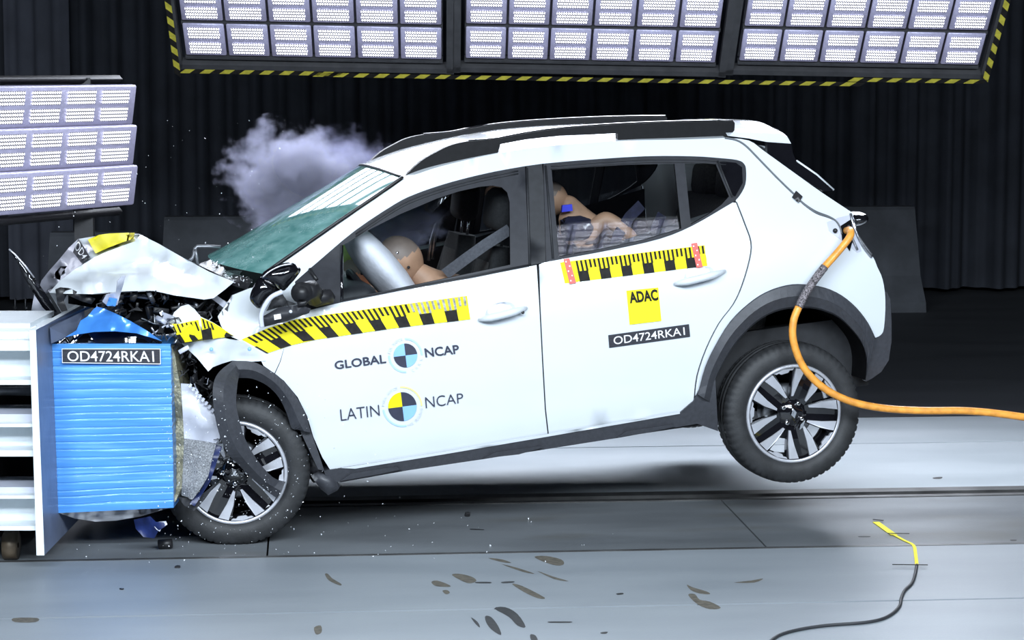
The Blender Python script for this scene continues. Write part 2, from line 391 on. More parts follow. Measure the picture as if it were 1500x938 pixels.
def lamp_panel(a0, a1, b0, label, tapes, nrow=8, ncol=6, rh=.297, mtx=None):
    root = empty('floodlight_bank', BM @ Matrix.Translation(((a0 + a1) / 2, b0, 0)) if mtx is None else mtx, label, 'floodlight bank', 'floodlight banks over the track')
    root['group'] = 'floodlight banks over the track'
    w = a1 - a0; h = nrow * rh; z = -.03 * ZS
    fr = MB()
    for x in (-w / 2 - .045, w / 2 + .045): fr.box((x, h / 2 - .02, z), (.045, h + .16, .06))
    for y in (-.075, h + .05): fr.box((0, y, z), (w + .135, .04, .06))
    for r in range(nrow + 1): fr.box((0, r * rh - .015, z * 1.3), (w, .022, .04))
    fr.box((0, h / 2, z * 2.4), (w, h, .02))
    fr.build('panel_frame', M['panelframe'], root)
    pitch = w / ncol
    proto = None
    for r in range(nrow):
        for c_ in range(ncol):
            cx = -w / 2 + pitch * (c_ + .5); cy = r * rh + rh / 2
            if proto is None:
                o = MB().rbox((0, 0, -.02 * ZS), (pitch * .94, rh * .90, .02), .006, seg=1).build('lamp_tray', M['tray'], root)
                for k in (-1, 1):
                    q = MB().add([(-pitch * .36, -.047, -.006 * ZS), (pitch * .36, -.047, -.006 * ZS), (pitch * .36, .047, -.006 * ZS), (-pitch * .36, .047, -.006 * ZS)], [(0, 1, 2, 3)]).build('led_cluster', M['led'], o)
                    q.location = (0, k * .064, 0)
                proto = o
            else: o = copy_tree(proto, root)
            o.location = (cx, cy, 0)
    bpy.context.view_layer.update()
    for r in range(nrow if mtx is None else 0):                # narrow-beam light of each row of diodes, shining down the panel's face direction
        l = area('flood_lamp', (0, 0, 0), (0, 0, -1), w * .96, rh * .72, BANK, (.84, .90, 1.0), 92)
        q_ = root.matrix_world @ V((0, r * rh + rh / 2, .004 * ZS)); nrm = (root.matrix_world.to_3x3() @ V((0, 0, ZS)))
        xx = root.matrix_world.to_3x3() @ V((1, 0, 0))           # lamps shine along their -Z
        ax_z = -nrm; ax_y = ax_z.cross(xx); mm = Matrix((xx, ax_y, ax_z)).transposed().to_4x4(); mm.translation = q_; l.matrix_world = mm
    tp = MB()
    for (p0, p1, n) in tapes: strip_tape(tp, p0, p1, .036, n)
    if tapes: tp.build('hazard_tape', [M['hazy'], M['tblack']], root, recalc=False)
    return root
h8 = 8 * .297
# tape coordinates are local to each panel: x from the panel's middle, y up from its lowest lamp row
lamp_panel(-2.37, -.83, .098, 'left floodlight bank over the track, striped tape down its left side',
           [((-.815, -.13, .002), (.14, -.13, .002), 8), ((-.845, 1.95, .002), (-.845, -.13, .002), 17)])
lamp_panel(-.70, .81, .113, 'middle floodlight bank over the track, striped tape along its whole lower edge', [((-1.67, -.155, .002), (1.64, -.155, .002), 27)])
lamp_panel(.94, 2.39, .135, 'right floodlight bank over the track, striped tape down its right side',
           [((-.05, -.135, .002), (.77, -.135, .002), 7), ((.80, -.12, .002), (.80, 1.95, .002), 17)])
# one bank of the row above the near side of the track; the rear door glass mirrors its far rows
fm = Matrix.Translation(V((2.95, 7.10, 5.2))) @ Matrix.Rotation(R(7), 4, 'Z') @ Matrix.Rotation(R(162 if ZS > 0 else -18), 4, 'X') @ Matrix.Scale(.3, 4)
lamp_panel(-2.67, 2.67, 0, 'small floodlight bank above the near side, mirrored in the rear door glass', [], 8, 8, .297, fm)
# low lamp tower at the left
n_h = camvec(.88, 0, -.475); n_h.z = 0; n_h.normalize()
L1 = camvec(.475, 0, .88); L1.z = 0; L1.normalize()
Ld = (V((0, 0, -1)) - n_h * .16).normalized()
tower = empty('lamp_tower', V((at(120, 300, 12.4).x, at(120, 300, 12.4).y, 0)), 'stack of three bright lamp rows on a dark mast, left edge', 'lamp tower')
def lamp_row(px, py):
    p = at(px, py, 12.6)
    mm = Matrix((L1, -Ld, L1.cross(-Ld))).transposed().to_4x4(); mm.translation = p
    ml = tower.matrix_world.inverted() @ mm
    zs = 1 if L1.cross(-Ld).dot(n_h) > 0 else -1
    hh = .205; n = 8; pt = .285
    o = MB().rbox((-n * pt / 2, -hh / 2, -.03 * zs), (n * pt + .05, hh + .012, .04), .008, seg=1).build('lamp_row', M['tray'], tower)
    o.matrix_local = ml
    for r in range(2):
        for c_ in range(n):
            q = MB().add([(-pt * .40, -.037, 0), (pt * .40, -.037, 0), (pt * .40, .037, 0), (-pt * .40, .037, 0)], [(0, 1, 2, 3)]).build('led_cluster', M['led'], o) if (r, c_) == (0, 0) else None
            if q is None:
                q = first.copy(); COL.objects.link(q); q.parent = o
            else: first = q
            q.location = (-pt * (c_ + .5) - .012, -hh * (.27 + .46 * r), -.006 * zs)
    return o
for px, py in ((199, 127), (200, 186), (201, 245)): lamp_row(px, py)
fr2 = MB()
for t in (.25, 1.4):
    p = at(190, 200, 12.62) - L1 * t - n_h * .12
    fr2.box2((p.x - .05, p.y - .05, 0), (p.x + .05, p.y + .05, 1.95))
p = at(190, 200, 12.62) - L1 * .8 - n_h * .12
fr2.rbox((p.x, p.y, .04), (1.3, .7, .08), .02)
fr2.build('mast', M['black'], tower, world=True)
mbf = MB()
for yy in (116, 310):
    p = at(188, yy, 12.62) - n_h * .06; q = p - L1 * 2.5
    mbf.tube([p, q], .022, 4)
mbf.build('tower_rail', M['black'], tower, world=True)

# ------------------------------------------------------------------ the car
YAW, PIT = R(13.0) - PSI, R(6.3)
MR = Matrix.Rotation(YAW, 3, 'Z') @ Matrix.Rotation(-PIT, 3, 'Y')
CO = at(1165, 607, 10.3) - MR @ V((0, -.83, .25))
CM = MR.to_4x4(); CM.translation = CO
MRI = MR.transposed(); CLOC = MRI @ (CC - CO)
car = empty('car', CM, 'white hatchback with a crushed nose, rear wheels lifted off the floor', 'car')
bpy.context.view_layer.update()
def cp(px, py, v):                       # car-frame point on the lengthwise plane y = v
    d = MRI @ ray(px, py); return CLOC + d * ((v - CLOC.y) / d.y)
PROF = [(.1, .75), (.2, .785), (.3, .815), (.40, .842), (.445, .842), (.6, .860), (.78, .868), (.88, .864), (.93, .857), (1.0, .842), (1.06, .826), (1.2, .757), (1.35, .677), (1.45, .62), (1.5, .588), (1.55, .545), (1.7, .40)]
def half(u, w):
    w = max(.1, min(1.69, w))
    for (a, ha), (b, hb) in zip(PROF[:-1], PROF[1:]):
        if w <= b:
            t = (w - a) / (b - a); h = ha + (hb - ha) * t; break
    if u > -.3: h -= .085 * ((u + .3) / .9) ** 2
    if u < -1.5: h -= .15 * min(1, max(0, (w - .98) / .2)) * min(1, (-1.5 - u) / .6) * .55
    if u < -2.2: h -= .05 * ((-2.2 - u) / .8) ** 2
    return h
def side(px, py, off=0.0):
    v = -.8
    for _ in range(14):
        p = cp(px, py, v); v = .4 * v - .6 * (half(p.x, p.z) + off)
    p = cp(px, py, v); return p
def dist2seg(p, a, b):
    ax, ay = a; bx, by = b; dx, dy = bx - ax, by - ay; L = dx * dx + dy * dy or 1e-9
    t = max(0, min(1, ((p[0] - ax) * dx + (p[1] - ay) * dy) / L)); return math.hypot(p[0] - ax - t * dx, p[1] - ay - t * dy)
def inpoly(p, poly):
    x, y = p; c = False; n = len(poly)
    for i in range(n):
        (x1, y1), (x2, y2) = poly[i], poly[i - 1]
        if (y1 > y) != (y2 > y) and x < (x2 - x1) * (y - y1) / (y2 - y1) + x1: c = not c
    return c
def dens(poly, g, closed=True):
    out = []
    n = len(poly)
    for i in range(n if closed else n - 1):
        a, b = poly[i], poly[(i + 1) % n]; L = math.hypot(b[0] - a[0], b[1] - a[1]); k = max(1, int(math.ceil(L / g)))
        for j in range(k):
            t = j / k; out.append(tuple(a[q] + (b[q] - a[q]) * t for q in range(len(a))))
    if not closed: out.append(poly[-1])
    return out
def cr(pts, k=4, closed=False):          # Catmull-Rom through the points
    n = len(pts); out = []
    for i in range(n if closed else n - 1):
        g = lambda j: pts[j % n] if closed else pts[max(0, min(n - 1, j))]
        p0, p1, p2, p3 = g(i - 1), g(i), g(i + 1), g(i + 2)
        for s_ in range(k):
            t = s_ / k
            out.append(tuple(.5 * (2 * b + (c_ - a) * t + (2 * a - 5 * b + 4 * c_ - d) * t * t + (3 * b - a - 3 * c_ + d) * t ** 3) for a, b, c_, d in zip(p0, p1, p2, p3)))
    if not closed: out.append(tuple(pts[-1]))
    return out
def tri(loops, g):                       # constrained triangulation of the loops, holes after the first
    loops = [dens([p[:2] for p in l], g) for l in loops]
    vs = []; es = []
    for l in loops:
        b = len(vs); vs += l; es += [(b + i, b + (i + 1) % len(l)) for i in range(len(l))]
    nb = len(vs); o = loops[0]
    x0, x1 = min(p[0] for p in o), max(p[0] for p in o); y0, y1 = min(p[1] for p in o), max(p[1] for p in o)
    segs = [(l[i], l[(i + 1) % len(l)]) for l in loops for i in range(len(l))]
    j = 0; y = y0 + g * .5
    while y < y1:
        x = x0 + (g * .5 if j % 2 else g * .25)
        while x < x1:
            p = (x, y)
            if inpoly(p, o) and not any(inpoly(p, h) for h in loops[1:]) and all(dist2seg(p, a, b) > g * .45 for a, b in segs): vs.append(p)
            x += g
        y += g * .87; j += 1
    V2, E2_, F2, *_ = delaunay_2d_cdt([V(p) for p in vs], es, [], 0, 1e-4)
    pts = [(p.x, p.y) for p in V2]; fs = []
    for f in F2:
        c_ = (sum(pts[i][0] for i in f) / 3, sum(pts[i][1] for i in f) / 3)
        if inpoly(c_, o) and not any(inpoly(c_, h) for h in loops[1:]): fs.append(list(f))
    segs2 = segs
    return pts, fs, segs2
def sheet_mb(loops, vf, g=22, thick=.012, mb=None, mi=0, tdir=V((0, 1, 0)), back=False, rim=None):
    pts, fs, segs = tri(loops, g)
    co = [vf(*p) for p in pts]
    fl = []
    for f in fs:                         # outward = towards -y
        n = (co[f[1]] - co[f[0]]).cross(co[f[2]] - co[f[0]])
        fl.append(f if n.dot(tdir) < 0 else f[::-1])
    mb = mb or MB(); mb.add(co, fl, mi, True)
    if thick:
        cnt = {}
        for f in fl:
            for i in range(3):
                e = (f[i], f[(i + 1) % 3]); cnt[tuple(sorted(e))] = None if tuple(sorted(e)) in cnt else e
        d = tdir * thick
        for e in cnt.values():
            if e: a, b = e; mb.add([co[a], co[b], co[b] + d, co[a] + d], [(1, 0, 3, 2)], mi if rim is None else rim)
        if back: mb.add([p + d for p in co], [f[::-1] for f in fl], mi, True)
    return mb
def flip(mb):
    q = MB(); q.v = [V((p.x, -p.y, p.z)) for p in mb.v]; q.f = [f[::-1] for f in mb.f]; q.m = mb.m[:]; q.sm = mb.sm[:]; return q
def both(name, mb, m, parent=None, lab=None):
    o = mb.build(name, m, parent or car, recalc=False)
    f = flip(mb).build(name, m, parent or car, recalc=False)
    return o, f
def panel(name, px, m, holes=(), off=0, g=22, thick=.012, parent=None, far=True):
    mb = sheet_mb([px] + list(holes), lambda x, y: side(x, y, off), g, thick)
    if far: return both(name, mb, m, parent)
    return mb.build(name, m, parent or car, recalc=False)
def flatsheet(name, px, v, m, parent=None, g=18, thick=.01, rough=0, seed=0, back=True):
    """a bent sheet: px points may carry their own v as third value"""
    pv = [(p[0], p[1], p[2] if len(p) > 2 else v) for p in px]
    def vf(x, y):
        sw = sv = 0
        for a, b, c_ in pv:
            d = (a - x) ** 2 + (b - y) ** 2 + 1e-6; wt = 1 / d ** 1.5; sw += wt; sv += wt * c_
        vv = sv / sw
        if rough: vv += rough * noise.noise(V((x * .045 + seed, y * .045, seed * 1.7)))
        return cp(x, y, vv)
    return sheet_mb([px], vf, g, thick, back=back).build(name, m, parent or car, recalc=False)
def pillow_mb(px, v, amp, g=8, mb=None, mi=0):
    loop = [p[:2] for p in px]; pts, fs, segs = tri([loop], g)
    dm = [min(dist2seg(p, a, b) for a, b in segs) for p in pts]; mx = max(dm) or 1
    mb = mb or MB()
    for s_ in (-1, 1):
        co = [cp(p[0], p[1], v + s_ * amp * math.sqrt(max(0, 1 - (1 - d / mx) ** 2))) for p, d in zip(pts, dm)]
        fl = []
        for f in fs:
            n = (co[f[1]] - co[f[0]]).cross(co[f[2]] - co[f[0]]); fl.append(f if (n.y < 0) == (s_ < 0) else f[::-1])
        mb.add(co, fl, mi, True)
    return mb
def pillow(name, px, v, amp, m, parent=None, g=8): return pillow_mb(px, v, amp, g).build(name, m, parent or car, recalc=False)
def prism_px(px, v, d, mb=None, mi=0):
    return (mb or MB()).prism([cp(p[0], p[1], v) for p in px], (0, d, 0), mi)

# -- outlines traced on the near flank
frame_top_f = cr([(432, 413), (470, 380), (520, 338), (577, 300), (607, 285), (647, 271), (687, 260), (727, 251), (769, 243.5)], 3)
frame_top_r = cr([(794, 240), (850, 235), (944, 229), (1014, 229), (1053, 231.5), (1080, 234.5), (1090, 240), (1093, 250), (1092, 270), (1084, 286), (1076, 295)], 3)
frame_bot_r = cr([(1076, 295), (1061, 304), (1014, 331), (967, 350), (897, 366), (827, 379), (788, 386.5)], 3)
arch_out_r = cr([(1022, 578), (1033, 538), (1048, 506), (1069, 472), (1095, 446), (1122, 428), (1152, 418), (1178, 416.7), (1208, 421.6), (1233, 433), (1255, 451.5), (1272, 474), (1282, 495)], 3)
arch_in_r = cr([(1041, 590), (1045, 570), (1052, 548.5), (1069, 516.5), (1090, 489), (1116, 467), (1144, 454.7), (1176, 451.5), (1203, 454.7), (1229, 466), (1250, 486.7), (1263, 506), (1268.5, 529), (1267.5, 557)], 3)
door_gap_r = cr([(1078, 297), (1090, 328), (1099, 355), (1097, 380), (1086, 418), (1073, 446), (1052, 474), (1033, 512), (1020, 551), (1016, 585)], 3)
door_gap_m = [(788, 387), (791, 450), (795, 530), (799, 600), (803, 635.5)]
shield_edge = cr([(386, 405), (430, 375), (500, 326), (560, 285), (591, 263)], 3)
roof_edge = cr([(591, 263), (625, 250), (660, 240), (727, 225), (800, 214), (905, 206.5), (1000, 204.5), (1064, 202)], 3)
tail_edge = cr([(1064, 202), (1097, 206), (1120, 222), (1170, 258), (1205, 283), (1249, 312)], 3)
rear_edge = cr([(1249, 312), (1252, 331), (1261, 350), (1279, 377), (1285, 391), (1293, 410), (1297, 440), (1295, 480), (1290, 491), (1282, 495)], 3)

body = panel('body_side', shield_edge + roof_edge[1:] + tail_edge[1:] + rear_edge[1:] + arch_out_r[::-1][1:] + [(1018, 588)] + [(x + 2.2, y) for x, y in door_gap_r[::-1]][1:] + [(1078, 295)] + frame_top_r[::-1][1:] + frame_top_f[::-1] + [(412, 420), (398, 415)], M['white'])
fdoor = panel('front_door', [(440, 458), (497, 444), (587, 426.5), (693, 407.5), (786, 388.5)] + [(x - 1, y) for x, y in door_gap_m[1:]] + [(650, 663), (484, 689), (472, 670), (459, 640), (450, 610), (436, 582), (416, 558), (403, 548), (411, 530), (419, 500), (431, 474)], M['white'])
rdoor = panel('rear_door', [(790, 388)] + [(x + 1, y) for x, y in door_gap_m[1:]] + [(900, 620), (996, 604), (1012, 596)] + door_gap_r[::-1] + [(1076, 297)] + frame_bot_r[1:-1], M['white'])
fender = panel('front_fender', [(340, 433), (365, 423), (398, 415), (412, 420), (432, 413), (440, 458), (430, 474), (419, 500), (410, 530), (402, 547), (386, 536), (378, 520), (356, 501), (333, 491), (324, 478), (319, 464)], M['white'], far=False)
far_f = sheet_mb([[(300, 440), (365, 423), (398, 415), (412, 420), (432, 413), (440, 458), (430, 474), (419, 500), (413, 530), (389, 529.5), (330, 520), (260, 540), (230, 480)]], lambda x, y: side(x, y, 0), 22)
flip(far_f).build('front_fender', M['white'], car, recalc=False)

# dark window surrounds
glass_f = [(501, 360), (544, 335), (587, 313.5), (640, 291), (672, 280.5), (704, 273.5), (722, 272), (735, 274.5), (743, 282), (746.5, 296), (747.5, 388), (587, 422), (501, 440)]
frame_f = frame_top_f + [(775, 391), (693, 407), (587, 426), (497, 443.5), (440, 457.5)]
FRM = [M['frame'], M['dark']]
mbf_ = sheet_mb([frame_f, glass_f], lambda x, y: side(x, y, .001), 24, .014, rim=1)
mbf_.build('window_frame', FRM, fdoor[0], recalc=False); flip(mbf_).build('window_frame', FRM, fdoor[1], recalc=False)
glass_r = [(808, 249), (860, 245), (920, 241.5), (988, 240), (998, 335), (944, 351.5), (880, 365), (819, 376.5)]
glass_q = [(1003, 240), (1048, 239.5), (1068, 288), (1057, 300), (1038, 314), (1012, 329)]
frame_r = [(796, 240)] + frame_top_r[1:] + frame_bot_r[1:-1] + [(800, 384)]
mbr = sheet_mb([frame_r, glass_r, glass_q], lambda x, y: side(x, y, .001), 24, .014, rim=1)
mbr.build('window_frame', FRM, rdoor[0], recalc=False); flip(mbr).build('window_frame', FRM, rdoor[1], recalc=False)
panel('pillar_cover', [(771, 243), (794, 240), (800, 300), (806, 383), (778, 388.5), (774, 320)], M['cabin'], (), -.004, 24, .02)
# quarter pane blank, frame ribs
mq = MB()
sheet_mb([[(1054, 236), (1078, 238.5), (1087, 245), (1088, 268), (1077, 288), (1070, 284)]], lambda x, y: side(x, y, .004), 20, .006, mq)
both('quarter_pane', mq, M['gloss'])
mr = MB()
for q in ([(771.5, 246), (773, 290), (776, 387)], [(799, 243), (804, 300), (810, 379)], [(1051, 236), (1062, 262), (1073, 289)]):
    mr.tube([side(x, y, .004) for x, y in q], .005, 6)
for off_, d_ in ((.003, 5), (.003, 9)):
    mr.tube([side(x + 1, y + d_, off_) for x, y in frame_top_f[6:-1]], .0035, 6)
    mr.tube([side(x, y + d_, off_) for x, y in frame_top_r[1:14]], .003, 6)
mr.tube([side(x, y - 3, .004) for x, y in [(500, 443), (587, 426), (693, 407), (776, 391)]], .004, 6)
both('window_seal', mr, M['cabin'])
mo = MB(); mo.tube([side(500.5, y, .001) for y in (360, 400, 443)], .007, 6); both('sail_divider', mo, M['gloss'])
# panes
def pane(loop, m, par):
    pp = [side(x, y, -.020) for x, y in dens(loop, 25)]               # flat pane fitted to the flank
    mu, mw_, mv = (sum(p[i] for p in pp) / len(pp) for i in (0, 2, 1))
    a11 = sum((p.x - mu) ** 2 for p in pp); a12 = sum((p.x - mu) * (p.z - mw_) for p in pp); a22 = sum((p.z - mw_) ** 2 for p in pp)
    b1 = sum((p.x - mu) * (p.y - mv) for p in pp); b2 = sum((p.z - mw_) * (p.y - mv) for p in pp); dt = a11 * a22 - a12 * a12
    ku, kw = (b1 * a22 - b2 * a12) / dt, (a11 * b2 - a12 * b1) / dt
    def pf(x, y):
        v = mv
        for _ in range(12): p = cp(x, y, v); v = .5 * v + .5 * (mv + ku * (p.x - mu) + kw * (p.z - mw_))
        return cp(x, y, v)
    mb = sheet_mb([loop], pf, 60, 0)
    mb.build('window_glass', m, par[0], recalc=False); flip(mb).build('window_glass', m, par[1], recalc=False)
big = lambda l: [(x + (3 if x > sum(p[0] for p in l) / len(l) else -3), y + (3 if y > sum(p[1] for p in l) / len(l) else -3)) for x, y in l]
pane(big(glass_f), M['glass'], fdoor); pane(big(glass_r), M['rglass'], rdoor); pane(big(glass_q), M['rglass'], rdoor)

# roof, windscreen, tail
def mir(p): return V((p.x, -p.y, p.z))
def cross_rows(edge3, crown, bulge, n=12):
    rows = []
    for i, p in enumerate(edge3):
        c_ = crown(i / (len(edge3) - 1)) if callable(crown) else crown
        b_ = bulge(i / (len(edge3) - 1)) if callable(bulge) else bulge
        row = []
        for j in range(n + 1):
            t = -1 + 2 * j / n; k = 1 - abs(t) ** 2.2
            row.append(V((p.x + b_ * k, abs(p.y) * t, p.z + c_ * k)))
        rows.append(row)
    return rows
re3 = [side(x, y) for x, y in roof_edge]
mb = MB().loft(cross_rows(re3, lambda t: .045 + .02 * math.sin(math.pi * t), lambda t: -.05 * (1 - t) ** 4)); mb.build('roof', M['white'], car)
MB().loft(cross_rows([p + V((0, .04, -.05)) for p in re3], .04, 0)).build('headliner', M['cabin'], car)
se3 = [side(x, y) + V((0, .012, .004)) for x, y in cr([(388, 403.5), (430, 374), (500, 325), (560, 284), (591, 262)], 4)]
mb = MB().loft(cross_rows(se3, .03, lambda t: -.16 * (1 - t) - .05 * t)); mb.build('windshield', M['shield'], car)
mk = MB()
for i in (0, 1):
    rows = cross_rows(se3, .034, lambda t: -.16 * (1 - t) - .05 * t)
    mk.tube([r[0] + V((0, .006, .003)) for r in rows], .007, 6) if i == 0 else mk.tube([r[-1] + V((0, -.006, .003)) for r in rows], .007, 6)
mk.tube(cross_rows(se3, .034, lambda t: -.16 * (1 - t) - .05 * t)[-1], .006, 6)
mk.build('windshield_seal', M['black'], car)
# tailgate closing the rear between the two flanks
tg = [side(x, y) for x, y in tail_edge[2:] + rear_edge[1:]]
MB().loft(cross_rows([p + V((.0, .006, 0)) for p in tg], .0, lambda t: .02 + .06 * t)).build('tailgate', M['white'], car)
tl = [cp(x, y, -.50) for x, y in ((1120, 214), (1166, 236), (1195, 257), (1221, 278.5))]
MB().loft(cross_rows(tl, .0, .02)).build('rear_window', M['gloss'], car)
mb = MB()
w_px = [(1066, 199), (1063, 194.5), (1100, 193.5), (1141, 195), (1153, 200), (1159, 210.5), (1123, 208), (1097, 203)]
base = [cp(x, y, -.545) for x, y in w_px]
rows = []
for j in range(13):
    t = -1 + 2 * j / 12; k = 1 - abs(t) ** 2.2
    rows.append([V((p.x + .03 * k, .545 * t, p.z + .045 * k)) for p in base])
mb.loft(rows, closed=True, sm=False)
mb.add(rows[0], [list(range(len(w_px)))]); mb.add(rows[-1], [list(range(len(w_px)))])
sp = mb.build('roof_spoiler', M['white'], car)
fin = prism_px([(1123.5, 208.5), (1159, 211), (1161.5, 225), (1167, 237), (1196, 257), (1221, 279), (1206, 280.5), (1170, 258), (1124, 225)], -.56, .03)
both('spoiler_fin', fin, M['gloss'])
wl = MB().tube([cp(x, y, -.53) for x, y in ((1167, 236), (1196, 256), (1221, 278.5))], .006, 6); both('rear_window_trim', wl, M['white'])

# roof rails
rail = [(590, 262)] + cr([(593, 258), (617, 236), (639, 223), (660, 213), (687, 207), (729, 203.5), (767, 196), (820, 188.5), (900, 182.5), (990, 178.8), (1074, 177.5)], 3) + [(1076.5, 180), (1076, 191), (1062, 206), (905, 209), (905, 195.5), (820, 199), (767, 205), (733, 211.5), (728, 229), (660, 244)]
mb = prism_px(rail, -.545, .042)
both('roof_rail', mb, M['railblack'])
rt = MB().tube([cp(x, y, -.53) + V((0, .006, 0)) for x, y in cr([(687, 207.5), (729, 204), (767, 196.5), (820, 189), (900, 183), (990, 179.3), (1074, 178)], 3)], .0085, 8)
both('rail_cap', rt, M['gloss'])

# sill, arch trims, rear bumper
sill = [(474, 690)] + [(600, 670.5), (700, 654), (802, 637), (900, 621), (996, 605), (1016, 588), (1023, 574), (1035, 556), (1048, 556), (1052, 632), (1021, 621), (910, 641), (708, 673), (600, 689), (499, 707), (481, 706)]
mb = sheet_mb([sill], lambda x, y: side(x, y, .012), 24, .10, back=True)
for q in ([(708, 672), (725, 663), (790, 654), (795, 656), (760, 666)], [(905, 641), (918, 632), (985, 622), (990, 625), (950, 634)], [(499, 705), (515, 694), (580, 684), (588, 688), (560, 694)]):
    sheet_mb([q], lambda x, y: side(x, y, .03), 20, .03, mb)
both('sill_trim', mb, M['clad'])
ws = MB(); sheet_mb([[(500, 686), (650, 662), (802, 636), (996, 604), (996, 606.5), (802, 640), (650, 666), (520, 687)]], lambda x, y: side(x, y, .016), 24, .004, ws)
both('sill_line', ws, M['white'])
ring = arch_out_r + [(1268, 557)] + arch_in_r[::-1][1:]
mid = [((a[0] + b[0]) / 2, (a[1] + b[1]) / 2) for a, b in zip(arch_out_r, arch_in_r)]
def arch_rows(outer, inner, offs, k=5):
    rows = []
    n = min(len(outer), len(inner))
    for i in range(n):
        a = outer[int(i * (len(outer) - 1) / (n - 1))]; b = inner[int(i * (len(inner) - 1) / (n - 1))]
        row = []
        for t, o_ in offs:
            row.append(side(a[0] + (b[0] - a[0]) * t, a[1] + (b[1] - a[1]) * t, o_))
        rows.append(row)
    return rows
mb = MB().loft(arch_rows(arch_out_r, arch_in_r, ((-.01, -.01), (0, .018), (.05, .024), (.5, .034), (.53, .032), (.93, .012), (1, 0), (1.0, -.05))), sm=False)
both('arch_trim', mb, M['clad'])
# wheel housings (dark liners)
def housing(inner, v0, v1, name):
    a = [cp(x, y, v0) for x, y in inner]; mb = MB()
    mb.loft([a, [V((p.x, v1, p.z)) for p in a]])
    c_ = sum(a, V()) / len(a); mb.add([V((p.x, v1, p.z)) for p in a], [list(range(len(a)))])
    both(name, mb, M['dark'])
housing(arch_in_r, -.83, -.42, 'wheel_housing')
rb = [(1282, 495.5), (1291, 490.5), (1296, 480), (1298, 440), (1299, 428), (1304, 438), (1306, 470), (1306, 500), (1302, 528), (1291, 545), (1277, 555), (1269, 559), (1266, 557), (1269.5, 529), (1264, 506)]
mb = sheet_mb([rb], lambda x, y: side(x, y, .0), 16, .03); both('rear_bumper', mb, M['clad'])
bl = [side(x, y) for x, y in ((1299, 430), (1305, 455), (1306, 500), (1302, 528), (1291, 545), (1269, 559))]
MB().loft(cross_rows(bl, 0, .03)).build('bumper_centre', M['clad'], car)
# rear lamp opening: bare metal, dark patch painting the shade inside the socket
panel('lamp_backing', [(1211, 326), (1228, 319), (1248, 314), (1251, 320), (1254, 340), (1262, 368), (1256, 370), (1240, 358), (1226, 347), (1214, 338)], M['bare_shade_white'], (), .002, 14, .004, far=False)
panel('socket_shade', [(1232, 331), (1246, 322), (1251, 345), (1245, 368), (1234, 352)], M['dark'], (), .006, 14, .004, far=False)
mb = MB(); mb.tube([side(1223.5, 338, .002), side(1223.5, 338, .012)], .0105, 14); mb.build('lamp_bolt', M['black'], car)
mb = MB()
for q in ([(1246, 313), (1251, 333), (1261, 352), (1277, 373)], [(1250, 322), (1256, 345), (1268, 366), (1277, 377)], [(1243, 330), (1247, 346), (1256, 366)]): mb.tube([side(x, y, .006) for x, y in cr(q, 3)], .006, 6)
mb.build('lamp_flange', M['alu'], car)
tlm = MB().ell((0, 0, 0), (.062, .09, .034), None, 0, 20, 12); tlm.xf(Matrix.Translation(cp(1251, 321, -.57))); tlm.build('tail_lamp', M['gloss'], car)
# shut-line shadows: dark inner shell behind the skin
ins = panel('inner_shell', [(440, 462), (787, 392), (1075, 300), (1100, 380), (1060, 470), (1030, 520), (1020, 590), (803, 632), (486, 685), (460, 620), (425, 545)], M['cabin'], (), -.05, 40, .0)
# door handles
for q, par in (((988, 1062, 416, 397, 1024, 399), rdoor), ((702, 771, 468.5, 451, 733, 452), fdoor)):
    x0, x1, y0, y1, kx, ky = q
    n = 9; pts = []; rs = []
    for i in range(n):
        t = i / (n - 1); e = math.sin(math.pi * t)
        pts.append(side(x0 + (x1 - x0) * t, y0 + (y1 - y0) * t + 1.5 * e, .008 + .034 * min(1, e * 1.6))); rs.append(.007 + .010 * min(1, e * 1.5))
    mb = MB().tube(pts, rs, 10); both('door_handle', mb, M['white'], None)
    for o in [o for o in bpy.data.objects if o.name.startswith('door_handle') and o.parent == car]: o.parent = par[0] if o.data.vertices[0].co.y < 0 else par[1]
    cup = [(kx + 22 * math.cos(a) , ky + 4 + 13 * math.sin(a) - 22 * math.cos(a) * .2) for a in [i * math.pi / 8 for i in range(16)]]
    mb = sheet_mb([cup], lambda x, y: side(x, y, .0015 - .012 * max(0, 1 - math.hypot((x - kx) / 22, (y - ky - 4) / 13))), 6, 0)
    mb.build('handle_cup', M['bare_shade_white'], par[0], recalc=False)  # greyer than the door: shade of the recess put into the colour
p = side(766, 458, .03); MB().ell(p, (.007, .004, .007)).build('lock_cylinder', M['black'], fdoor[0])

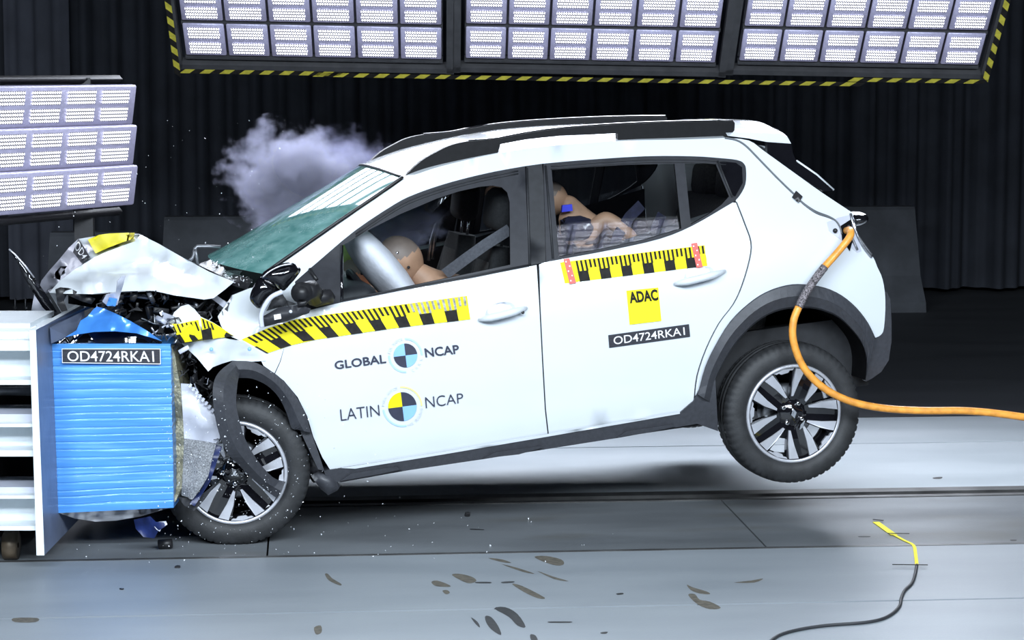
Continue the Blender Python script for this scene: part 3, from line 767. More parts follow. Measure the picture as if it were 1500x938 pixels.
# ------------------------------------------------------------------ wheels
RT, RR = .317, .220
def make_wheel(name):
    rim = MB().lathe([(.016, RR + .002), (.008, RR - .001), (.007, RR - .010), (.012, RR - .0135)], 72, 1)
    rim.lathe([(.012, RR - .0135), (.03, RR - .02), (.08, RR - .03), (.15, RR - .025), (.18, RR - .005)], 72, 0)
    for k in range(5):
        th = R(-82 + 72 * k)
        def P(r, a, y): return V((r * math.cos(th + a), y, r * math.sin(th + a)))
        o_ = [P(.201, -.40, .02), P(.12, -.48, .024), P(.062, -.62, .03), P(.062, .62, .03), P(.12, .48, .024), P(.201, .40, .02)]
        rim.prism([o_[0], o_[1], P(.12, 0, .034), P(.201, 0, .034)], (0, .03, 0), 0)
        rim.prism([P(.201, 0, .034), P(.12, 0, .034), o_[4], o_[5]], (0, .03, 0), 0)
        rim.prism([o_[1], o_[2], P(.062, 0, .036), P(.12, 0, .034)], (0, .03, 0), 0)
        rim.prism([P(.12, 0, .034), P(.062, 0, .036), o_[3], o_[4]], (0, .03, 0), 0)
        for s_ in (-1, 1):
            rim.prism([P(.2035, s_ * .13, .010), P(.2035, s_ * .345, .010), P(.14, s_ * .43, .016), P(.078, s_ * .50, .024), P(.078, s_ * .38, .024), P(.14, s_ * .22, .016)], (0, .012, 0), 1)
        a = math.pi / 5                                # notched tab in the gap between two double spokes
        rim.prism([P(.204, a - .24, .010), P(.196, a - .20, .011), P(.196, a - .13, .011), P(.187, a - .09, .012), P(.187, a + .09, .012), P(.196, a + .13, .011), P(.196, a + .20, .011), P(.204, a + .24, .010), P(.206, a, .010)], (0, .012, 0), 1)
    rim.lathe([(.03, .001), (.028, .028), (.033, .034), (.034, .066), (.07, .072)], 40, 0)
    w = rim.build(name, [M['gloss'], M['silver']])
    hs = [(.022, .217), (.008, .226), (-.002, .245), (-.003, .27), (.004, .292), (.014, .3065), (.024, .3125), (.045, .3155), (.062, .3165), (.064, .309), (.071, .309), (.073, .317), (.098, .317), (.1, .309), (.107, .309), (.109, .317), (.134, .3165), (.136, .309), (.143, .309), (.145, .3155), (.166, .3125), (.178, .3065), (.19, .29), (.196, .265), (.19, .238), (.178, .217)]
    def rf(i, j, r): return r - (.0055 if (i in (5, 6, 7, 19, 20, 21) and j % 4 == 0) else 0)
    MB().lathe(hs, 240, 0, rfn=rf).build('tyre', M['rubber'], w)
    dm = MB().lathe([(.10, .0), (.085, .05), (.085, .115), (.10, .125), (.15, .125), (.15, 0)], 40); dm.build('brake_drum', M['steel'], w)
    for k in range(4):
        a = R(45 + 90 * k + 8); c_ = V((.05 * math.cos(a), .024, .05 * math.sin(a)))
        MB().lathe([(.0, .004), (.0, .0095), (.014, .0105), (.014, .004)], 12).xf(Matrix.Translation(c_)).build('wheel_bolt', M['chrome'], w)
    MB().prism([(-.012, .016, -.004), (.002, .016, -.022), (.014, .016, .004), (.000, .016, .022)], (0, .012, 0)).prism([(-.004, .014, -.002), (.001, .014, -.010), (.006, .014, .002), (.001, .014, .010)], (0, .004, 0)).build('hub_emblem', M['chrome'], w)
    return w
def put_wheel(w, c_, steer=0, camber=0, far=False, spin=0):
    w.parent = car
    w.matrix_local = Matrix.Translation(c_) @ Matrix.Rotation(R(steer) + (math.pi if far else 0), 4, 'Z') @ Matrix.Rotation(R(camber), 4, 'X') @ Matrix.Rotation(R(spin), 4, 'Y')
wr = make_wheel('rear_wheel'); cw = cp(1164.5, 607, -.845); put_wheel(wr, cw)
MB().prism([(.027, .012, -.052), (.05, .012, -.036), (.036, .012, -.066), (.018, .012, -.076)], (0, .008, 0)).build('mirror_sticker', M['chrome'], wr)
wr2 = copy_tree(wr); put_wheel(wr2, V((cw.x, -cw.y, cw.z + .02)), far=True)
wf = make_wheel('front_wheel'); cwf = cp(344, 694, -.85)
# the loaded front tyre is squashed flat where it meets the floor
put_wheel(wf, cwf, steer=-7, spin=-30)
bpy.context.view_layer.update()
ty = [o for o in wf.children if o.name.startswith('tyre')][0]
mwt = ty.matrix_world; imw = mwt.inverted()
for v in ty.data.vertices:
    p = mwt @ v.co
    if p.z < .006: p.z = .002 + .35 * max(0, p.z) ; v.co = imw @ p
wf2 = copy_tree(wf); put_wheel(wf2, V((cwf.x - .15, -cwf.y, cwf.z)), far=True, steer=-12)
ax = MB().tube([(cw.x - .02, -.66, cw.z), (cw.x - .02, .66, cw.z + .02)], .035, 10)
for s_ in (-1, 1):
    ax.tube([(cw.x + .06, s_ * .6, cw.z - .05), (cw.x + .08, s_ * .55, cw.z + .38)], .022, 8)
    ax.tube([(cw.x, s_ * .62, cw.z), (cw.x - .36, s_ * .60, .34)], .03, 8)
ax.build('rear_axle', M['dark'], car)

# ------------------------------------------------------------------ stickers, scales and lettering on the flanks
def text_geo(s_, bold=0.0, space=1.0):
    cu = bpy.data.curves.new('t', 'FONT'); cu.body = s_; cu.size = 1; cu.offset = bold; cu.resolution_u = 4; cu.space_character = space
    o = bpy.data.objects.new('t', cu); COL.objects.link(o)
    dg = bpy.context.evaluated_depsgraph_get(); me = bpy.data.meshes.new_from_object(o.evaluated_get(dg))
    vs = [(v.co.x, v.co.y) for v in me.vertices]; fs = [list(p.vertices) for p in me.polygons]
    bpy.data.objects.remove(o); bpy.data.curves.remove(cu); bpy.data.meshes.remove(me)
    x0 = min(v[0] for v in vs); x1 = max(v[0] for v in vs); y0 = min(v[1] for v in vs); y1 = max(v[1] for v in vs)
    return [((x - x0) / (x1 - x0), (y - y0) / (y1 - y0)) for x, y in vs], fs
def quadmap(q, s_, t):                   # q = tl, tr, br, bl ; s right, t up
    (ax, ay), (bx, by), (cx, cy), (dx, dy) = q
    top = (ax + (bx - ax) * s_, ay + (by - ay) * s_); bot = (dx + (cx - dx) * s_, dy + (cy - dy) * s_)
    return (bot[0] + (top[0] - bot[0]) * t, bot[1] + (top[1] - bot[1]) * t)
def text_on(mb, s_, q, f, mi=0, bold=0.0, space=1.0):
    vs, fs = text_geo(s_, bold, space); mb.add([f(*quadmap(q, x, y)) for x, y in vs], fs, mi)
def quad_on(mb, q, f, mi=0, n=6):
    vs = [f(*quadmap(q, i / n, j)) for j in (0, 1) for i in range(n + 1)]
    mb.add(vs, [(i, i + 1, n + 2 + i, n + 1 + i) for i in range(n)], mi)
sd = lambda o: (lambda x, y: side(x, y, o))
def along(poly, t):
    L = [math.dist(a, b) for a, b in zip(poly[:-1], poly[1:])]; d = t * sum(L)
    for (a, b), l in zip(zip(poly[:-1], poly[1:]), L):
        if d <= l or (a, b) == (poly[-2], poly[-1]): k = d / l; return (a[0] + (b[0] - a[0]) * k, a[1] + (b[1] - a[1]) * k)
        d -= l
def scale_tape(top, bot, nper, f, f2, first=0.0, fade=None):
    mb = MB()
    def q(s0, s1, t0, t1, mi, ff):       # strip cell, t measured from the upper edge
        n = max(1, int((s1 - s0) * 8)); vs = []
        for i in range(n + 1):
            s_ = s0 + (s1 - s0) * i / n; a, b = along(top, s_), along(bot, s_)
            for t in (t0, t1): vs.append(ff(a[0] + (b[0] - a[0]) * t, a[1] + (b[1] - a[1]) * t))
        mb.add(vs, [(2 * i, 2 * i + 1, 2 * i + 3, 2 * i + 2) for i in range(n)], mi)
    q(0, 1, 0, 1, 0, f)
    P = 1 / nper; k = 0
    while first + k * P < 1:
        s0 = first + k * P
        q(max(0, s0), min(1, s0 + .48 * P), .52, 1, 1, f2)
        for j in range(5):
            a = s0 + (j + .04) * P / 5; b = a + P * .092
            if a < 0 or b > 1: continue
            mi = 2 if fade and a > fade else 1
            q(a, b, .02, .54 if j < 2.4 else .40, mi, f2)
        k += 1
    return mb
FB = sd(.0035); FT = sd(.0055)
tp = scale_tape([(354, 497.5), (383.5, 484), (424, 470), (455, 464), (570, 448.6), (684, 433.5)], [(391, 518), (409, 511.5), (445, 500.5), (570, 482), (689, 468)], 8.55, FB, FT, -.048, .74)
tp.build('scale_tape', [M['yellow'], M['tblack'], M['tfade']], fdoor[0], recalc=False)
tp = scale_tape([(820.5, 384.5), (1032, 359.3)], [(827.5, 415.3), (1036.5, 389.5)], 6.65, FB, FT, .105)
for q in ([(825.5, 379.5), (834, 378.5), (844, 414.8), (834.5, 416.2)], [(1012.5, 357), (1021, 355.6), (1029.5, 391.3), (1020.5, 392.6)]):
    quad_on(tp, q, sd(.008), 3, 1)
    for k in range(5): 
        c_ = quadmap(q, .3 + .4 * (k % 2), .12 + .19 * k); tp.add([sd(.0095)(c_[0] + dx, c_[1] + dy) for dx, dy in ((-.9, -1), (.9, -1), (.9, 1), (-.9, 1))], [(0, 1, 2, 3)], 4)
tp.build('scale_tape', [M['yellow'], M['tblack'], M['tfade'], M['red'], M['ink']], rdoor[0], recalc=False)
st = MB(); q = [(917.5, 426), (964.3, 421.3), (969, 470.4), (922.3, 476)]
quad_on(st, q, FB, 0); text_on(st, 'ADAC', [quadmap(q, .06, .955), quadmap(q, .955, .955), quadmap(q, .97, .62), quadmap(q, .08, .62)], FT, 1, .035)
st.build('yellow_sticker', [M['sqyellow'], M['tblack']], rdoor[0], recalc=False)
def number_label(mb, q, f, f2, lo=(.06, .94), border=False):
    quad_on(mb, q, f, 0)
    text_on(mb, 'OD4724RKA1', [quadmap(q, lo[0], .82), quadmap(q, lo[1], .82), quadmap(q, lo[1], .20), quadmap(q, lo[0], .20)], f2, 1, .004)
st = MB(); number_label(st, [(891, 491.2), (1009.3, 475), (1011, 493.6), (892.5, 510)], FB, FT); st.build('number_sticker', [M['plate'], M['ink']], rdoor[0], recalc=False)
# round crash-safety emblems with lettering
def emblem(cx, cy, r, cols, left, right, lq, rq, bold, arcs, ring, words):
    mb = MB(); rot = R(-7)
    def pt(rad, a): return (cx + rad * math.cos(a + rot) * .985, cy + rad * math.sin(a + rot))
    for k in range(4):                    # quarters, clockwise from upper right
        a0 = -math.pi / 2 + k * math.pi / 2
        vs = [FB(cx, cy)] + [FB(*pt(r, a0 + i * math.pi / 24)) for i in range(13)]
        mb.add(vs, [list(range(14))], cols[k])
    for (a0, a1, mi) in arcs:
        n = 16; vs = [FB(*pt(rr, R(a0 + (a1 - a0) * i / n))) for i in range(n + 1) for rr in (ring - 1.3, ring + 1.3)]
        mb.add(vs, [(2 * i, 2 * i + 1, 2 * i + 3, 2 * i + 2) for i in range(n)], mi)
    text_on(mb, left, lq, FT, 1, bold); text_on(mb, right, rq, FT, 1, bold)
    for (wd_, a0, a1, inward) in words:
        for i, ch in enumerate(wd_):
            if ch == ' ': continue
            a = R(a0 + (a1 - a0) * (i + .5) / len(wd_)); c_ = pt(ring, a)
            ang = a + rot + (math.pi / 2 if inward else -math.pi / 2); ex = (math.cos(ang), math.sin(ang)); ey = (ex[1], -ex[0])
            w_, h_ = 1.5, 2.1
            q = [(c_[0] + ex[0] * sx * w_ + ey[0] * sy * h_, c_[1] + ex[1] * sx * w_ + ey[1] * sy * h_) for sx, sy in ((-1, 1), (1, 1), (1, -1), (-1, -1))]
            text_on(mb, ch, q, FT, 5)
    mb.build('round_emblem', [M['lblue'], M['navyink'], M['yellow'], M['pblue'], M['pyellow'], M['paleink']], fdoor[0], recalc=False)
emblem(594, 521, 17.6, (1, 0, 1, 0), 'GLOBAL', 'NCAP', [(489.5, 529.5), (564.5, 519), (566, 532), (491, 541.6)], [(621.5, 510.5), (671.5, 505), (673.5, 518), (623.5, 524)], .018,
       ((-85, 5, 3), (95, 187, 3)), 24.3, (('FOR SAFER', 193, 268, True), ('CARS', 78, 14, False)))
emblem(589.5, 596, 21.2, (1, 0, 1, 2), 'LATIN', 'NCAP', [(498, 600), (555, 593.2), (556.5, 609), (499.5, 616.8)], [(622.5, 582), (678, 576), (679, 590), (624, 598.6)], -.008,
       ((-90, 5, 4), (85, 178, 3)), 28.6, (('PARA AUTOS', 188, 262, True), ('MAS SEGUROS', 82, 10, False)))

# ------------------------------------------------------------------ cabin
cb = MB(); cb.box2((-2.15, -.70, .24), (-.25, .70, .30)); cb.box2((-.30, -.66, .30), (.42, .66, .62)); cb.box2((-2.2, -.66, .3), (-2.12, .66, .92))
cb.build('floor_pan', M['cabin'], car)
d = MB().rbox((-1.98, 0, .93), (.42, 1.40, .26), .06); d.build('dashboard', M['cabin'], car)
sw = MB(); n = 32; cst = V((-1.76, -.37, .92)); Rw = Matrix.Rotation(R(-115), 3, 'Y')
sw.tube([cst + Rw @ V((.185 * math.cos(2 * math.pi * i / n), .185 * math.sin(2 * math.pi * i / n), 0)) for i in range(n + 1)], .015, 8, cap=False)
sw.rbox(cst, (.12, .16, .05), .02, Rw); [sw.tube([cst, cst + Rw @ V((.18 * math.cos(a), .18 * math.sin(a), 0))], .012, 6) for a in (math.pi / 2, -math.pi / 2, math.pi)]; sw.tube([cst, cst + V((-.35, 0, -.12))], .03, 8)
sw.build('steering_wheel', M['black'], car)
def seat(x, y, lean=14):
    mb = MB(); Rl = Matrix.Rotation(R(lean), 3, 'Y')
    base = V((x, y, .52))
    secs = []
    for k in range(10):
        t = k / 9; w = .25 * (1 - .45 * max(0, t - .62) / .38 ** 1) * (1 if t > .05 else .9); dep = .075 * (1 - .35 * t); row = []
        for j in range(20):
            a = 2 * math.pi * j / 20; cx, sx = math.cos(a), math.sin(a)
            px_ = dep * (abs(cx) ** .6) * (1 if cx > 0 else -1); py_ = w * (abs(sx) ** .7) * (1 if sx > 0 else -1)
            px_ -= .07 * (abs(py_) / w) ** 3 * (1 - t * .6)
            row.append(base + Rl @ V((px_, py_, .62 * t)))
        secs.append(row)
    mb.loft(secs, 0, True, True); mb.add(secs[-1], [list(range(20))], 0); mb.add(secs[0], [list(range(20))], 0)
    o = mb.build('front_seat', M['seat2'], car)
    pn = MB()
    rows = []
    for k in range(8):
        t = .08 + .80 * k / 7; w = .15 * (1 - .3 * max(0, t - .6)); rows.append([base + Rl @ V((-.078 * (1 - .3 * t) - .004, w * (2 * j / 6 - 1), .62 * t)) for j in range(7)])
    pn.loft(rows).build('seat_centre', M['seat'], o)
    MB().rbox(base + V((-.22, 0, -.08)), (.52, .50, .17), .06, Matrix.Rotation(R(8), 3, 'Y')).build('seat_cushion', M['seat2'], o)
    c_ = base + Rl @ V((-.015, 0, .78)); MB().rbox(c_, (.10, .27, .19), .045, Rl).build('headrest', M['seat2'], o)
    ps = MB()
    for s_ in (-.07, .07): ps.tube([base + Rl @ V((0, s_, .60)), base + Rl @ V((0, s_, .72))], .007, 8)
    ps.build('headrest_post', M['chrome'], o)
    return o
seat(-1.31, -.37); seat(-1.31, .37)
rs = MB().rbox((-.02, 0, .87), (.16, 1.24, .62), .06, Matrix.Rotation(R(18), 3, 'Y')); o = rs.build('rear_bench', M['seat'], car)
MB().rbox((-.34, 0, .56), (.52, 1.24, .2), .06).build('bench_cushion', M['seat'], o)
for y in (-.38, 0, .38): MB().rbox((.075, y, 1.235), (.10, .25, .17), .045, Matrix.Rotation(R(12), 3, 'Y')).build('headrest', M['seat'], o)
def ribbon(mb, pts, w, nrm):              # flat webbing
    vs = []
    for i, p in enumerate(pts):
        t = (pts[min(i + 1, len(pts) - 1)] - pts[max(i - 1, 0)]).normalized(); s_ = t.cross(V(nrm)).normalized() * w / 2
        vs += [p - s_, p + s_, p - s_ + V(nrm) * .002, p + s_ + V(nrm) * .002]
    return mb.add(vs, [(4 * i + a, 4 * i + b, 4 * i + 4 + b, 4 * i + 4 + a) for i in range(len(pts) - 1) for a, b in ((0, 1), (2, 3), (0, 2), (1, 3))])
mb = MB(); ribbon(mb, [cp(747, 336, -.60), cp(712, 358, -.57), cp(680, 381, -.53), cp(652, 402, -.48)], .05, (0, 1, 0)); mb.build('seat_belt', M['belt'], car)
mb = MB(); ribbon(mb, [cp(668, 286, .60), cp(640, 315, .58), cp(608, 345, .52), cp(596, 372, .45)], .05, (0, 1, 0)); mb.build('seat_belt', M['cabin'], car)
mb = MB(); ribbon(mb, [cp(940, 300, -.45), cp(922, 318, -.47), cp(905, 345, -.5), cp(898, 372, -.5)], .05, (0, 1, 0))
ribbon(mb, [cp(970, 314, -.5), cp(960, 335, -.52), cp(955, 362, -.55)], .045, (0, 1, 0)); mb.build('rear_belt', M['shirt'], car)
mb = MB().box2((-.05, -.008, -.03), (.05, .008, -.022)).box2((-.05, -.008, .022), (.05, .008, .03)).box2((-.05, -.008, -.03), (-.04, .008, .03)).box2((.03, -.008, -.03), (.05, .008, .03))
mb.xf(Matrix.Translation(cp(607, 345, .40)) @ Matrix.Scale(.75, 4)).build('belt_buckle', M['chrome'], car)
mb = MB()
for q in ([(655, 289), (646, 320), (637, 350), (633, 380)], [(650, 291), (641, 322), (632, 352), (628, 382)]): mb.tube([cp(x, y, .69) for x, y in q], .010, 6)
mb.build('pillar_reflection', M['alu'], car)  # bright strips standing in for reflections on the far pillar
# airbag in front of the driver
MB().ell(cp(560, 396, -.37), (.078, .26, .27), Matrix.Rotation(R(-33), 3, 'Y'), n=28, m=16, fn=lambda q: q * (1 + .03 * math.sin(9 * math.atan2(q.z, q.y)))).build('airbag', M['airbag'], car)

# ------------------------------------------------------------------ crushed front end
hood_near = [(72, 429, -.62), (95, 430.5, -.70), (133, 431, -.74), (184, 427, -.76), (224, 426, -.77), (256, 433, -.78), (299, 439, -.76), (313, 437, -.74), (330, 424, -.70), (343, 413, -.66), (306, 398, -.55), (267, 377, -.42), (232, 357, -.30), (206, 344, -.20), (197, 354, -.36), (180, 360, -.40), (160, 367.5, -.42), (138.7, 377, -.43), (106.7, 397, -.42), (88, 411, -.46)]
hood = flatsheet('bonnet', hood_near, -.6, M['white'], g=14, thick=.008, rough=.008, seed=3)
top_px = [(206, 344, -.20), (197, 354, -.36), (180, 360, -.40), (160, 367.5, -.42), (138.7, 377, -.43), (122, 386.5, -.43), (114, 377, -.18), (109, 370, 0), (114.5, 350.5, .10), (135, 347, .10), (160, 344.2, .10), (185, 343, .06), (203, 342.5, -.10)]
flatsheet('bonnet_fold', top_px, 0, M['white'], hood, g=10, thick=.008)
flatsheet('bonnet_fold', [(114.5, 350.5, .12), (101, 363, .20), (88, 379, .32), (72, 397, .45), (61, 411, .55), (56, 425, .58), (66, 431, .4), (73, 428.5, 0), (88, 410.5, -.3), (106.7, 397, -.41), (121, 387, -.42), (110, 372, -.1)], .2, M['bare_shade_white'], hood, g=10, thick=.008, rough=.008, seed=8)
def topf(o):
    def f(x, y):
        sw = sv = 0
        for a, b, c_ in top_px:
            d_ = (a - x) ** 2 + (b - y) ** 2 + 1e-6; wt = 1 / d_ ** 1.5; sw += wt; sv += wt * c_
        return cp(x, y, sv / sw) + V((0, -.034 - o, .013 + o))
    return f
mb = sheet_mb([[(128.5, 354.5), (145, 347.5), (160, 345.6), (185, 344.6), (197, 344.6), (196, 353), (180, 358.5), (160, 366), (140, 375)]], topf(0), 8, 0, MB(), 0)
mb.build('yellow_sticker', M['sqyellow'], hood, recalc=False)
mb = MB(); q = [(115.5, 352.5), (132, 380), (118, 389), (108.5, 372)]
q2 = [(115, 352.5), (132, 380.5), (119, 388.5), (107, 373)]
vs = [topf(0)(*quadmap(q2, i / 6, j / 3)) for j in range(4) for i in range(7)]
mb.add(vs, [(j * 7 + i, j * 7 + i + 1, j * 7 + i + 8, j * 7 + i + 7) for j in range(3) for i in range(6)], 0)
text_on(mb, 'OD4', [quadmap(q2, .04, .86), quadmap(q2, .95, .80), quadmap(q2, .93, .22), quadmap(q2, .04, .22)], topf(.006), 1, .004)
mb.build('number_sticker', [M['plate'], M['ink']], hood, recalc=False)
# far slope of the buckled bonnet and the slam panel below it
fs_ = MB(); a_ = [cp(x, y, v) for x, y, v in ((343, 413, -.66), (267, 377, -.42), (206, 344, -.20), (160, 344.2, .10), (114.5, 350.5, .12), (61, 411, .55))]
b_ = [V((-2.25, .2, 1.10)), V((-2.4, .45, 1.10)), V((-2.6, .62, 1.08)), V((-2.8, .70, 1.02)), V((-2.95, .72, .98)), V((-3.05, .70, .9))]
fs_.loft([a_, b_]).build('bonnet_fold', M['white'], hood)
# folded front wing with the torn end of the scale tape
wing = flatsheet('crumpled_wing', [(248, 473, -.86), (255, 458, -.84), (265, 449, -.82), (276, 446, -.80), (285, 453, -.82), (294, 464, -.86), (311, 472, -.84), (326, 481, -.82), (342, 492, -.84), (318, 494, -.88), (298, 498.5, -.92), (283, 500, -.90), (268, 501.5, -.84), (258, 490, -.82)], -.85, M['white'], g=9, thick=.006, rough=.03, seed=5)
def wf_(x, y): return cp(x, y, -.90 - .02 * noise.noise(V((x * .05, y * .05, 2))))
tp = MB()
def wq(pts, mi, o=0): tp.add([wf_(x, y) + V((0, -.02 - o, 0)) for x, y in pts], [list(range(len(pts)))], mi)
wq([(249, 474), (262, 474), (278, 470), (290, 468), (296, 495), (284, 499), (270, 501), (258, 490)], 0)
wq([(293, 464.5), (311, 472), (327, 481.5), (342, 492), (318, 494.5), (298, 498)], 0)
for k in range(6): wq([(251 + 6.6 * k, 475.5 - 1.0 * k), (253.4 + 6.6 * k, 475 - 1.0 * k), (258.5 + 6.6 * k, 486.5 - .6 * k), (256.5 + 6.6 * k, 487.5 - .6 * k)], 1, .006)
wq([(257, 490), (263, 489), (270, 500), (266, 501)], 1, .006); wq([(272, 486), (280, 486), (290, 497), (281, 499)], 1, .006)
wq([(294, 483), (308, 479), (311, 496), (296, 497.5)], 1, .006); wq([(327, 484), (342, 492), (328, 493)], 1, .006)
for k in range(3): wq([(295 + 6 * k, 466 + 3 * k), (297.5 + 6 * k, 467 + 3 * k), (301 + 6 * k, 480 + k), (298.5 + 6 * k, 480.5 + k)], 1, .006)
tp.build('scale_tape', [M['yellow'], M['tblack']], wing, recalc=False)
flatsheet('wing_lip', [(266, 503.5, -.84), (297, 499, -.90), (324, 495, -.90), (356, 500.5, -.88), (382, 516, -.87), (389, 529, -.87), (369, 530, -.87), (340, 528.5, -.87), (325, 533, -.88), (312, 538, -.90), (305, 544.5, -.92), (299, 537, -.90), (288, 524, -.86)], -.88, M['white'], g=11, thick=.02, rough=.02, seed=11)
mb = MB()
for x, y in ((309.5, 512), (365.5, 511.5)): mb.tube([cp(x, y, -.915), cp(x, y, -.93)], .0085, 12)
mb.build('rivet_marker', M['lblue'], car)
flatsheet('door_hinge_edge', [(319, 464, -.79), (331, 448, -.78), (340, 433, -.78), (334, 452, -.81), (333, 486, -.82), (325, 478, -.80)], -.8, M['alu'], g=9, thick=.02)
flatsheet('hood_strut', [(309, 437, -.62), (316, 432, -.62), (337, 447, -.70), (330, 453, -.70)], -.65, M['bare_shade_white'], g=8, thick=.02)
# wheel arch cladding: rear half still in place, front half torn loose and hanging
o_u = cr([(339, 529), (369, 530), (391, 540), (412, 555), (433, 580), (448, 608), (455, 634)], 4); i_u = cr([(349, 554), (369, 555), (391, 565), (408, 582), (420, 606), (427, 627), (436, 630)], 4)
rows = []
for a, b in zip(o_u, i_u):
    m_ = ((a[0] + b[0]) / 2, (a[1] + b[1]) / 2)
    rows.append([cp(*a, -.855), cp(*a, -.895), cp(*m_, -.915), cp(*b, -.885), cp(*b, -.80)])
MB().loft(rows, sm=False).add([p for p in rows[-1]], [(0, 1, 2, 3, 4)]).build('arch_trim', M['clad'], car)
o_l = cr([(341, 529), (322, 544), (313, 561), (312, 587), (318, 625), (331, 661), (348, 680), (380, 711), (405, 730)], 4)
i_l = cr([(352, 545), (349, 556), (347, 572), (346, 593), (351, 617), (359, 643), (376, 673), (399, 699), (418.5, 706)], 4)
rows = []
for k, (a, b) in enumerate(zip(o_l, i_l)):
    m_ = (a[0] * .55 + b[0] * .45, a[1] * .55 + b[1] * .45); dv = -.90 - .13 * math.sin(math.pi * min(1, k / 30))
    rows.append([cp(*a, dv + .05), cp(*a, dv), cp(*m_, dv - .025), cp(*b, dv), cp(*b, dv + .06)])
MB().loft(rows, sm=False).add([p for p in rows[-1]], [(0, 1, 2, 3, 4)]).build('torn_arch_trim', M['clad'], car)
flatsheet('arch_edge', [(444, 600, -.865), (456, 634, -.87), (467, 665, -.86), (475, 690, -.85), (466, 688, -.86), (453, 660, -.87), (440, 632, -.87)], -.87, M['clad'], g=10, thick=.03)
pillow('mud_flap', [(455, 697), (468, 690), (484, 693), (499, 712), (494, 719), (481, 726), (469, 716)], -.80, .04, M['clad'])
pillow('torn_liner', [(450, 660), (460, 672), (474, 690), (462, 702), (454, 694)], -.74, .05, M['frame'])
# front inner wheel house, firewall mass and struts behind it
c0 = cwf
mb = MB().lathe([(.0, .36), (.42, .36)], 30, a0=R(-15), a1=R(150)); mb.xf(Matrix.Translation(V((c0.x + .05, -.80, c0.z + .02))))
mb.add([V((c0.x + .05 + .37 * math.cos(R(a)), -.36, c0.z + .02 + .37 * math.sin(R(a)))) for a in range(-40, 230, 10)], [list(range(27))])
mb2 = flip(mb); mb.build('wheel_housing', M['dark'], car); mb2.build('wheel_housing', M['dark'], car)
mb = MB().rbox((-2.55, 0, .66), (.62, 1.1, .62), .08).rbox((-2.28, .02, .95), (.25, 1.3, .30), .05)
mb.build('engine_block', M['dark'], car)
mb = MB().box2((-2.95, -.30, .30), (-2.2, .66, .36)).tube([(-2.47, -.5, .33), (-2.3, -.3, .36), (-2.3, .4, .36)], .03, 8); mb.build('subframe', M['dark'], car)
# debris of the engine bay
rnd = random.Random(21)
def shards(name, poly, n, vr, sz, weights, keys):
    mb = MB(); x0, x1 = min(p[0] for p in poly), max(p[0] for p in poly); y0, y1 = min(p[1] for p in poly), max(p[1] for p in poly); k = 0
    while k < n:
        x, y = rnd.uniform(x0, x1), rnd.uniform(y0, y1)
        if not inpoly((x, y), poly): continue
        k += 1; c_ = cp(x, y, rnd.uniform(*vr)); e = Matrix.Rotation(rnd.uniform(0, 6.3), 3, V((rnd.gauss(0, 1), rnd.gauss(0, 1), rnd.gauss(0, 1))).normalized())
        s_ = rnd.uniform(*sz); mi = rnd.choices(range(len(weights)), weights)[0]; t = rnd.random()
        if t < .45: 
            pts = [e @ V((rnd.uniform(-1, 1) * s_, rnd.uniform(-1, 1) * s_ * .7, rnd.uniform(-.25, .25) * s_)) + c_ for _ in range(4)]
            mb.add(pts, [(0, 1, 2), (0, 2, 3), (0, 3, 1), (1, 3, 2)], mi)
        elif t < .75: mb.rbox(c_, (s_ * 1.6, s_ * rnd.uniform(.4, 1), s_ * rnd.uniform(.2, .6)), s_ * .08, e, mi, 1)
        else:
            q = [c_ + e @ V((s_ * (i - 1.5) * .9, s_ * .5 * math.sin(i * 1.7), s_ * .4 * math.cos(i * 2.3))) for i in range(4)]; mb.tube(q, s_ * .11, 6, mi)
    o = mb.build(name, [M[k_] for k_ in keys], car); o['kind'] = 'stuff'; return o
flatsheet('engine_bay_backing', [(100, 428, -.45), (135, 432, -.45), (225, 427, -.45), (300, 439, -.4), (330, 440, -.4), (322, 480, -.4), (312, 560, -.5), (318, 640, -.5), (300, 660, -.6), (272, 640, -.55), (266, 560, -.55), (258, 505, -.6), (215, 485, -.6), (142, 452, -.5), (100, 445, -.4)], -.5, M['dark'], g=16, thick=.01, rough=.12, seed=4)  # dark backing sheet added to block the view through the debris
shards('engine_debris', [(135, 437), (225, 430), (300, 443), (330, 447), (318, 478), (300, 490), (258, 468), (236, 495), (214, 482), (180, 462), (142, 452)], 150, (-.80, -.50), (.012, .05), (8, 3, 1.6, .5), ('black', 'cabin', 'steel', 'alu'))
shards('engine_debris', [(238, 462), (256, 458), (262, 478), (266, 500), (240, 497), (222, 486)], 26, (-.92, -.80), (.015, .045), (2, 1, 3, 3), ('black', 'cabin', 'bare_shade_white', 'alu'))
shards('engine_debris', [(256, 505), (270, 500), (300, 545), (312, 560), (312, 590), (300, 600), (275, 565), (258, 560)], 90, (-.90, -.62), (.01, .035), (8, 2, 1, .8), ('black', 'cabin', 'steel', 'bare_shade_white'))
shards('engine_debris', [(300, 655), (320, 640), (350, 670), (362, 700), (350, 720), (322, 700)], 60, (-1.0, -.90), (.006, .02), (8, 3, 1, 1), ('black', 'cabin', 'steel', 'alu'))
